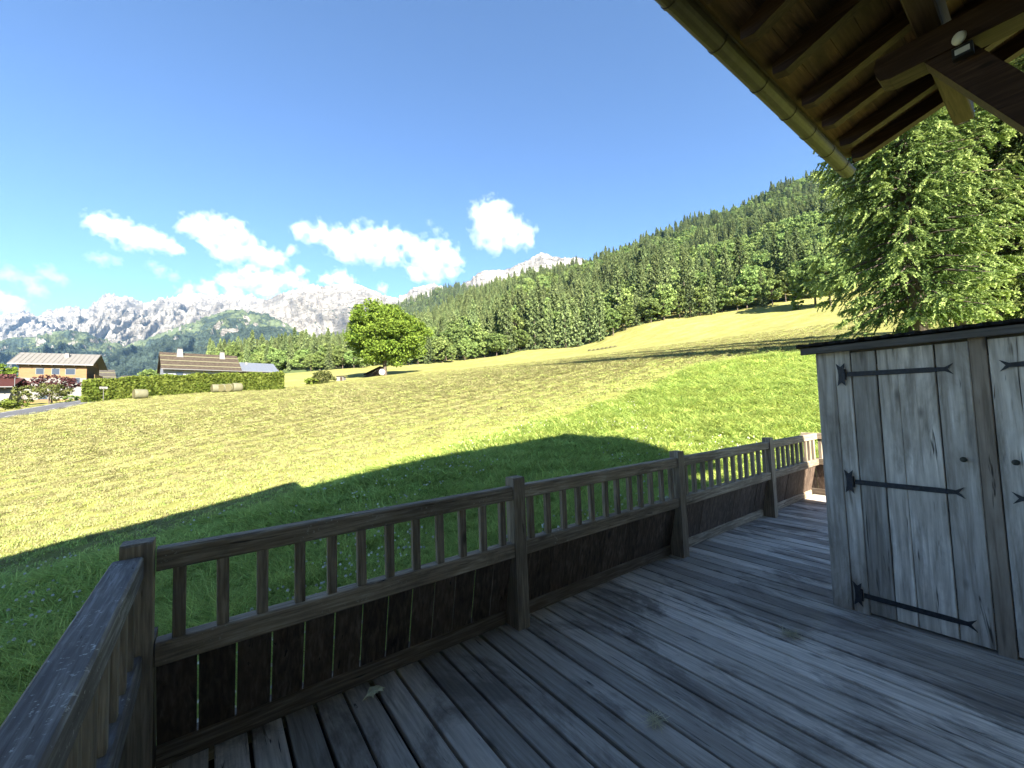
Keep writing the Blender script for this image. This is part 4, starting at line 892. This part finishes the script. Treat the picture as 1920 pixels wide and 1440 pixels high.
# ================================================================== HAZE (outside it: sky and clouds)
hz, nt_h = bpy.data.materials.new('haze'), None; hz.use_nodes = True; nt_h = hz.node_tree; nt_h.nodes.remove(nt_h.nodes['Principled BSDF'])
pv = nt_h.nodes.new('ShaderNodeVolumePrincipled'); pv.inputs['Color'].default_value = (.34,.60,1,1); pv.inputs['Density'].default_value = 3.0e-5; pv.inputs['Anisotropy'].default_value = .1
nt_h.links.new(pv.outputs[0], nt_h.nodes['Material Output'].inputs['Volume'])
MAXZ = max(max(v.co.z for v in o.data.vertices) for o in bpy.data.objects if o.name.startswith('mountain')); print('MAXZ', MAXZ)
hb_ = MB().box(-9800, 9800, -9800, 9800, -160, float(MAXZ)+60).build('haze', hz, None); tag(hb_, 'thin blue summer haze in the valley air', 'haze', kind='stuff')

# ================================================================== VILLAGE, ROAD, HEDGE, BALES
def lat(px_len, depth): return px_len*depth/F_PX
def ground(px, depth): p, _ = on_ground(px, depth); return p
# --- road with verge lines
rc = []
for px, d in [(175,61.5),(150,58.5),(120,55),(80,51),(40,47),(0,43.5),(-60,39),(-140,34),(-260,28)]:
    p, py = on_ground(px, d); rc.append(p)
rc = np.array(rc); ext = rc[0] + (rc[0]-rc[1])*np.linspace(6, 1, 6)[:,None]*.9; rc = np.concatenate([ext, rc])
def strip(name, off0, off1, dz, mat, parent=None, dash=None):
    tn = np.gradient(rc[:,:2], axis=0); tn = unit(tn); nn = np.stack([-tn[:,1], tn[:,0]], -1); vs = []; fs = []
    s = np.linspace(0, len(rc)-1, 150); seg = np.floor(s).astype(int).clip(0, len(rc)-2); fr = s-seg
    P = rc[seg,:2]*(1-fr)[:,None]+rc[seg+1,:2]*fr[:,None]; Q = unit(nn[seg]*(1-fr)[:,None]+nn[seg+1]*fr[:,None])
    zc = Zg(P[:,0], P[:,1])
    for i in range(150):
        for o in (off0, off1): vs.append((P[i,0]+Q[i,0]*o, P[i,1]+Q[i,1]*o, zc[i]+.12+dz))
    for i in range(149):
        if dash and (i//dash) % 2: continue
        fs.append((2*i, 2*i+1, 2*i+3, 2*i+2))
    return MB().add(vs, fs).build(name, mat, parent)
road = strip('road', -3.0, 3.0, .0, M['asphalt']); tag(road, 'grey asphalt village road beside the hay field', 'road', kind='structure')
for nm, a, c, ds in (('edge_line', 2.65, 2.80, None), ('edge_line', -2.8, -2.65, None), ('centre_line', -.07, .07, 5)):
    strip(nm, a, c, .006, M['paint'], road, ds)

# --- generic chalet builder in a local frame: x along the ridge, -y towards the viewer
def frame_at(px_a, d_a, px_b, d_b):
    a = ground(px_a, d_a); b = ground(px_b, d_b); v = b[:2]-a[:2]; return a, math.atan2(v[1], v[0]), float(np.hypot(*v))
def chalet(name, label, a, rz, Ln, W, z0, bands, eave, ridge, over, og, roofmat, seams=0, snow=0, chimneys=(), windows=(), soffit=None, extra=None):
    """bands: list of (z_low, z_high, material); W depth of house; over = eave overhang; og = gable overhang"""
    e = empty(name, (a[0], a[1], z0), rz); tag(e, label, 'house')
    for lo, hi, mt in bands: MB().box(0, Ln, 0, W, lo, hi).build('wall', mt, e)
    ym = W/2; sl = (ridge-eave)/(ym+over)
    MB().prism([(0.001, bands[-1][1]),(ym, ridge-.12-.0),(W-.001, bands[-1][1])], 0, .02, Ln-.02).build('gable', bands[-1][2], e)
    for s in (0, 1):
        pts = [(-over, eave), (ym, ridge), (ym, ridge+.18), (-over, eave+.18)]
        if s: pts = [(W-y, z) for y, z in pts]
        rf = MB().prism(pts, 0, -og, Ln+og).build('roof', roofmat, e)
        if s == 0:
            if seams:
                nsm = int((Ln+2*og)/seams); sm = MB().prism([(-over-.01, eave+.185),(ym, ridge+.185),(ym, ridge+.25),(-over-.01, eave+.25)], 0, -.03, .03).mesh('seam', roofmat)
                for i in range(nsm+1): part('seam', sm, rf, (-og+.05+(Ln+2*og-.1)*i/nsm, 0, 0))
            for i in range(snow):
                f = (i+.6)/(snow+.4); y = -over+(ym+over)*f; z = eave+.18+(ridge-eave)*f
                MB().box(-og, Ln+og, y-.06, y+.06, z+.02, z+.20).build('snow_guard', M['net'], rf)
    MB().box(-og, Ln+og, -over-.10, -over, eave-.02, eave+.12).build('gutter', M['galv'], e)
    for i in (0, 1):
        pts = [(-over, eave-.12),(ym, ridge-.12),(W+over, eave-.12),(W+over, eave+.0),(ym, ridge-.002),(-over, eave+.0)]
        MB().prism(pts, 0, (-og+.0 if i == 0 else Ln+og-.06), (-og+.06 if i == 0 else Ln+og)).build('bargeboard', M['brown_wood'], e)
    n = max(4, int(Ln/1.6))
    for i in range(n+1): MB().box(Ln*i/n-.08, Ln*i/n+.08, -over+.05, 0, eave-.22, eave-.03).build('rafter_tail', M['brown_wood'], e)
    for cx, cy, w, h, cap in chimneys:
        zb = eave+(ridge-eave)*(cy+over)/(ym+over); t = w*.36
        c = MB().add([(cx-w/2,cy-w/2,zb-.2),(cx+w/2,cy-w/2,zb-.2),(cx+w/2,cy+w/2,zb-.2),(cx-w/2,cy+w/2,zb-.2),(cx-t,cy-t,zb+h),(cx+t,cy-t,zb+h),(cx+t,cy+t,zb+h),(cx-t,cy+t,zb+h)], [(0,3,2,1),(4,5,6,7),(0,1,5,4),(1,2,6,5),(2,3,7,6),(3,0,4,7)]).build('chimney', M['white_wall'], e)
        if cap: MB().tube([(cx-t*math.cos(q), cy, zb+h+.05+.55*t*math.sin(q)*1.3) for q in np.linspace(0, math.pi, 9)], .05, 6).build('cowl', M['iron'], c)
    for x, z, w, h, shut in windows:
        f = MB().box(x-w/2-.08, x+w/2+.08, -.05, .04, z-.08, z+h+.08).build('window', M['white_wall'], e)
        MB().box(x-w/2, x+w/2, -.06, -.052, z, z+h).build('pane', M['window'], f)
        if shut:
            for s in (-1, 1): MB().box(x+s*(w/2+.08)-(.5 if s < 0 else 0), x+s*(w/2+.08)+(.5 if s > 0 else 0), -.07, -.051, z, z+h).build('shutter', M['orange_wood'], f)
    return e
# left chalet: right front corner in column 160 at depth 90, left front corner in column 33
a, rz, Ln = frame_at(33, 84.5, 161, 90.0); z0 = Tz(a[0], a[1]) - .3
zrow = lambda px, py, d: float(at(px, py, d)[2])-z0
ev = zrow(161, 685.5, 90); base_h = zrow(161, 709, 90); low_h = zrow(161, 723, 90)
c1 = chalet('chalet', 'three-storey chalet with orange larch upper floor and pale metal roof beside the road', a, rz, Ln, 9.0, z0,
       [(-1, low_h, M['white_wall']), (low_h+.002, base_h, M['white_wall']), (base_h+.002, ev+.25, M['orange_wood'])], ev, ev+2.9, 1.1, 1.3, M['steel_roof'], seams=.75,
       chimneys=[(Ln*.63, 2.6, .8, 1.0, True)], windows=[(Ln*.30, base_h+.8, 1.1, 1.2, False), (Ln*.53, base_h+.8, 1.1, 1.2, False), (Ln*.75, base_h+.8, 1.4, 1.2, False), (Ln*.85, low_h+.5, 1.0, 1.2, False), (Ln*.35, .5, 1.4, 1.6, False)])
MB().box(Ln-.005+.01, Ln+1.1, 1.0, 7.0, base_h-.15, base_h).build('balcony', M['brown_wood'], c1)
MB().box(Ln+1.02, Ln+1.1, 1.0, 7.0, base_h+.002, base_h+.95).build('balcony_rail', M['orange_wood'], c1)
MB().box(Ln+.004, Ln+.03, .05, 8.95, base_h+.3, ev+.2).build('gable_cladding', M['brown_wood'], c1)
MB().box(-.5, Ln-.6, -.14, -.01, -.5, 1.2).build('garage_cladding', M['orange_wood'], c1)
# shingled house with two white chimneys behind the hedge
a, rz, Ln = frame_at(306, 91, 447, 101); z0 = Tz(a[0], a[1]) - .5; zrow = lambda px, py, d: float(at(px, py, d)[2])-z0
ev = zrow(306, 692.5, 91); rdg = zrow(303, 664, 97)
chalet('chalet', 'old chalet with brown shingle roof and two white chimneys behind the hedge', a, rz, Ln, 9.5, z0, [(-1, ev+.15, M['grey_wall'])], ev, rdg, 1.3, .5, M['shingle'], snow=3,
       chimneys=[(Ln*.22, 3.6, 1.25, 1.75, True), (Ln*.80, 3.6, 1.15, 1.5, True)], windows=[(Ln*.2, ev-1.6, 1.2, 1.1, False), (Ln*.5, ev-1.6, 1.2, 1.1, False)])
# low house with blue-grey metal roof
a, rz, Ln = frame_at(446, 104, 514, 110); z0 = Tz(a[0], a[1]) - .5; zrow = lambda px, py, d: float(at(px, py, d)[2])-z0
ev = zrow(480, 697, 106); rdg = zrow(480, 681.5, 110)
chalet('chalet', 'low house with pale blue-grey ribbed metal roof at the hedge end', a, rz, Ln, 8.0, z0, [(-1, ev+.15, M['white_wall'])], ev, rdg, 1.1, .9, M['blue_roof'], seams=.6, chimneys=[(Ln*.3, 3.2, .6, .6, False)])
# grey-roofed house just right of the left chalet
a, rz, Ln = frame_at(186, 112, 211, 114); z0 = Tz(a[0], a[1]) - .5; zrow = lambda px, py, d: float(at(px, py, d)[2])-z0
ev = zrow(200, 713, 112); rdg = zrow(200, 694, 116)
chalet('chalet', 'small grey-roofed chalet half hidden behind the orange one', a, rz, Ln, 8.0, z0, [(-1, ev+.15, M['brown_wood'])], ev, rdg, .9, .7, M['grey_roof'], snow=2)
a, rz, Ln = frame_at(222, 130, 246, 131); z0 = Tz(a[0], a[1]) - .5; zrow = lambda px, py, d: float(at(px, py, d)[2])-z0
ev = zrow(235, 711, 130); rdg = zrow(235, 705.5, 134)
chalet('chalet', 'distant low roof peeking over the hedge between two chalets', a, rz, Ln, 7.0, z0, [(-1, ev+.1, M['white_wall'])], ev, rdg, .8, .6, M['grey_roof'])
# dark red shelter roof at the picture edge, grey house far left
a, rz, Ln = frame_at(-40, 70, 12, 71.5); z0 = Tz(a[0], a[1]) - .3; zrow = lambda px, py, d: float(at(px, py, d)[2])-z0
ev = zrow(0, 725, 70); rdg = zrow(0, 711, 73)
chalet('shelter', 'dark red roofed shelter beside the purple tree by the road', a, rz, Ln, 5.0, z0, [(-.5, 1.3, M['white_wall'])], ev, rdg, .7, 1.0, M['red_roof'])
# --- street lamp
gp = ground(26, 68); sl = empty('street_lamp', (gp[0], gp[1], Tz(gp[0], gp[1]))); sl.rotation_euler = (0, 0, -YAW); tag(sl, 'slim grey street lamp standing at the road verge', 'lamp')
MB().tube([(0,0,-.3),(0,0,2.5),(0,0,5.0)], [.075,.06,.05], 8).build('post', M['galv'], sl)
MB().tube([(0,0,4.95),(.25,0,5.02),(.5,0,5.03)], .035, 6).build('arm', M['galv'], sl)
MB().box(.45, .85, -.08, .08, 4.97, 5.07, .02).build('lamp_head', M['galv'], sl)
# --- hedge
a = ground(158, 60.5); b_ = ground(530, 79); hv = b_[:2]-a[:2]; hl = float(np.hypot(*hv)); hd_ = hv/hl; hn = np.array([-hd_[1], hd_[0]]); n = 42000
s_ = RNG.uniform(0, 1, n); side = RNG.choice([0,1,2,3], n, p=[.5,.34,.08,.08]); W_ = 2.0
zt = lambda q: 3.15 - .25*q + .12*np.sin(q*40) ; u1 = RNG.uniform(0, 1, n); gx = a[0]+hv[0]*s_; gy = a[1]+hv[1]*s_; gz = Zg(gx, gy)
hh_ = zt(s_); off = np.where(side == 0, 0, np.where(side == 1, u1*W_, u1*W_)); zz = np.where(side == 1, hh_ , u1*hh_); zz = np.where(side >= 2, RNG.uniform(0, 1, n)*hh_, zz)
s2 = np.where(side == 2, 0, np.where(side == 3, 1, s_)); P = np.stack([a[0]+hv[0]*s2+hn[0]*off, a[1]+hv[1]*s2+hn[1]*off, gz*0], -1); P[:,2] = Zg(P[:,0], P[:,1]) + zz
P += RNG.normal(0, .09, P.shape) + unit(RNG.normal(0, 1, P.shape))*((fbm(s2*hl*1.1, zz*1.1, 3, 6)-.5)*.5)[:,None]
nr = unit(RNG.normal(0, 1, (n, 3)) + np.array([0,0,.5])); U = unit(np.cross(nr, RNG.normal(0, 1, (n, 3)))); Wd = np.cross(nr, U); q = .17*RNG.uniform(.6, 1.3, n)
hedge = empty('hedge', (0,0,0)); tag(hedge, 'long clipped green hedge along the far edge of the mown field', 'hedge')
part('foliage', crown_mesh('hedge_foliage', quads(P, U*q[:,None], Wd*(q*.7)[:,None]), M['leaf_hedge']), hedge)
cv = []; cf = []
for i in range(41):
    f = i/40; x0, y0 = a[0]+hv[0]*f, a[1]+hv[1]*f; z_ = float(Zg(np.array([x0]), np.array([y0]))[0])
    for o, zz_ in ((.15, -.3), (.15, 2.85-.25*f), (W_-.15, 2.85-.25*f), (W_-.15, -.3)): cv.append((x0+hn[0]*o, y0+hn[1]*o, z_+zz_))
for i in range(40):
    for k in range(3): cf.append((4*i+k, 4*i+k+1, 4*i+k+5, 4*i+k+4))
cf += [(0,1,2,3), (163,162,161,160)]
core = plain_mat('hedge_core', (.03,.045,.012), .95, .05); MB().add(cv, cf).build('stems', core, hedge)
gp = a + np.array([hv[0]*.075 - hn[0]*.28, hv[1]*.075 - hn[1]*.28, 0]); bx = MB().box(-.02, .02, -.45, .45, 0, .34).tube([(.0,0,-1.9),(.0,0,.05)], .03, 6).build('sign', M['white_wall'], None, loc=(gp[0], gp[1], Tz(gp[0], gp[1])+1.85)); bx.rotation_euler = (0,0,math.atan2(hv[1],hv[0])+math.pi/2)
tag(bx, 'small blank white sign in front of the hedge near the road', 'sign')
# --- round hay bales
def bale(px, d, ax_off, label, r=.68, w=1.35, group=None, pos=None):
    p = ground(px, d) if pos is None else pos; e = empty('hay_bale', (p[0], p[1], Tz(p[0], p[1])+r*.95), math.atan2(hv[1], hv[0])+ax_off); tag(e, label, 'bale', group)
    k = 22; pts = []; b = MB()
    b.tube([(-w/2,0,0),(-w/2+.08,0,0),(-w/4,0,0),(0,0,0),(w/4,0,0),(w/2-.08,0,0),(w/2,0,0)], [r*.9,r*.99,r,r*1.015,r,r*.99,r*.9], k, cap=False); b.build('body', M['net'], e, smooth=True)
    for s in (-1, 1):
        f = MB(); vs = [(s*(w/2+.01),0,0)]; 
        for j in range(1, 6):
            for q in range(k): t = 2*math.pi*q/k; vs.append((s*(w/2+(.03 if j % 2 else 0)), r*.9*j/5*math.cos(t), r*.9*j/5*math.sin(t)))
        fs = [(0, 1+q, 1+(q+1) % k) for q in range(k)] + [(1+(j-1)*k+q, 1+j*k+q, 1+j*k+(q+1) % k, 1+(j-1)*k+(q+1) % k) for j in range(1, 5) for q in range(k)]
        f.add(vs, fs).build('end_face', M['hay'], e)
    return e
bale(263, 60.5, .25, 'single round hay bale standing apart in front of the hedge', .70, 1.5)
gb = 'row of hay bales before the hedge'
for i, (px, d, t_) in enumerate([(406,69.5,.1),(420.5,69.8,.7),(432,70.0,.9),(444,70.2,.2)]):
    bale(px, d, t_, ['round hay bale at the road end of the row of four', 'second round hay bale from the road in the row of four', 'third round hay bale from the road in the row of four', 'tallest round hay bale closing the row of four'][i], .70 + .06*(i == 3), 1.35, gb)
# --- garden trees at the left
def bush(name, px, d, h, rx, rz_, z0, mat, seed, label, leaf=.3, ncl=70, nl=40, group=None, trunk=.12):
    Q, cc = broad_crown(h, z0, rx, rz_, ncl, nl, leaf, seed, .35); p = ground(px, d)
    return tree(name, (p[0], p[1], Tz(p[0], p[1])-.1), limb_mesh(h, max(z0, .3), trunk, cc, 10, seed), crown_mesh('crown', Q, mat), label, 'tree' if h > 3 else 'shrub', group)
bush('plum_tree', 97, 76, 6.0, 3.6, 1.5, 2.4, M['leaf_purple'], 201, 'purple-leaved tree with spreading bare branches before the orange chalet', .3, 46, 26)
bush('shrub', 92, 74, 3.5, 3.0, 1.4, 1.0, M['leaf_olive'], 202, 'olive green shrub under the purple tree before the chalet', .26, 50, 26)
bush('plum_tree', 5, 74, 5.5, 2.6, 2.0, 2.2, M['leaf_purple'], 203, 'dark purple tree behind the street lamp', .3, 70, 36)
bush('shrub', 42, 66, 3.2, 1.3, 1.5, .2, M['leaf_olive'], 204, 'upright yellow-green shrub beside the street lamp', .22, 40, 36)
bush('shrub', 10, 60, 1.6, 2.2, .75, .1, M['leaf_hedge'], 205, 'low green shrub at the road verge', .2, 40, 36, trunk=.06)
bush('shrub', 132, 84, 1.4, 1.2, .6, .1, M['leaf_far'], 206, 'small dark round shrub at the chalet corner', .2, 30, 30, trunk=.05)
bush('leaf_tree', 287, 104, 6.0, 3.0, 2.6, 1.0, M['leaf_far'], 207, 'green leafy tree at the gable of the shingled chalet', .4, 70, 40)
bush('leaf_tree', 5, 110, 8.0, 3.0, 3.6, 1.0, M['leaf_maple'], 208, 'yellow-green tree behind the dark purple tree', .45, 70, 40)
bush('shrub', 606, 88, 2.8, 2.6, 1.2, .2, M['leaf_olive'], 209, 'rounded olive shrub beside the little white hut in the field', .24, 60, 40, trunk=.06)
bush('shrub', 588, 87, 1.6, 1.6, .6, .1, M['leaf_hedge'], 210, 'low spreading shrub beside the rounded olive one', .22, 36, 34, trunk=.05)
# --- little hut, rubble heap and covered bale near the lone tree
gp = ground(637, 91); e = empty('hut', (gp[0], gp[1], Tz(gp[0], gp[1])-.1), -YAW); tag(e, 'tiny white hut with dark flat roof in the field', 'hut')
MB().box(-.75, .8, 0, 1.4, 0, 1.1).build('wall', M['white_wall'], e); MB().prism([(-.25,1.1),(1.6,1.3),(1.6,1.4),(-.25,1.2)], 0, -1.25, 1.05).build('roof', M['shingle'], e); MB().box(.1, .6, -.03, -.005, .1, .9).build('door', M['brown_wood'], e)
gp = ground(701, 96.5); e = empty('woodpile', (gp[0], gp[1], Tz(gp[0], gp[1])-.1), -YAW); tag(e, 'sloping pile of split logs under a dark lean-to roof beside the lone tree', 'woodpile')
MB().prism([(-2.4,.5),(1.6,2.3),(1.6,2.42),(-2.4,.62)], 1, -.4, 1.8).build('roof', M['shingle'], e)
lg = MB().tube([(0,-.2,0),(0,1.6,0)], .13, 8).mesh('log', M['brown_wood']); lg2 = MB().tube([(0,-.22,0),(0,1.55,0)], .12, 7).mesh('log', M['orange_wood'])
for i in range(14):
    hmax = .5+(i*.27)*.45-.15
    for j in range(int(hmax/.25)+0): part('log', lg if (i*7+j*3) % 5 else lg2, e, (-2.2+i*.27, random.uniform(-.08,.08), .13+j*.25), (0, random.uniform(0,3), 0))
MB().box(1.5, 1.62, -.3, 1.7, 0, 2.3).build('post', M['brown_wood'], e)
gp = ground(724.5, 94); e = empty('wrapped_bale', (gp[0]-.3, gp[1]+1.6, Tz(gp[0], gp[1]+1.6)+.72), -YAW); tag(e, 'white plastic wrapped bale behind the trunk of the lone tree', 'bale')
MB().tube([(-.85,0,0),(-.7,0,0),(-.4,0,0),(.4,0,0),(.7,0,0),(.85,0,0)], [.2,.55,.8,.8,.55,.2], 18).build('wrap', M['white_plastic'], e, smooth=True)
# --- small heaps of raked hay in a row high on the slope
rg2 = random.Random(9)
for i in range(7):
    p = hit(1106+i*8, 658-i*1.2); r_ = rg2.uniform(.55, .8); V_ = [(0,0,r_*.75)]; k = 12
    for j, (f, z) in enumerate(((.5,.62),(.85,.3),(1.1,-.05))):
        for q in range(k): t_ = 2*math.pi*q/k; w = f*r_*rg2.uniform(.85,1.15); V_.append((w*math.cos(t_), w*math.sin(t_), z*r_))
    fs = [(0,1+q,1+(q+1) % k) for q in range(k)] + [(1+j*k+q, 1+(j+1)*k+q, 1+(j+1)*k+(q+1) % k, 1+j*k+(q+1) % k) for j in range(2) for q in range(k)]
    o = MB().add(V_, fs).build('hay_heap', M['hay'], None, loc=(p[0], p[1], Tz(p[0], p[1]))); tag(o, 'small heap of raked hay in a row high on the mown slope', 'hay heap', 'row of hay heaps on the slope')
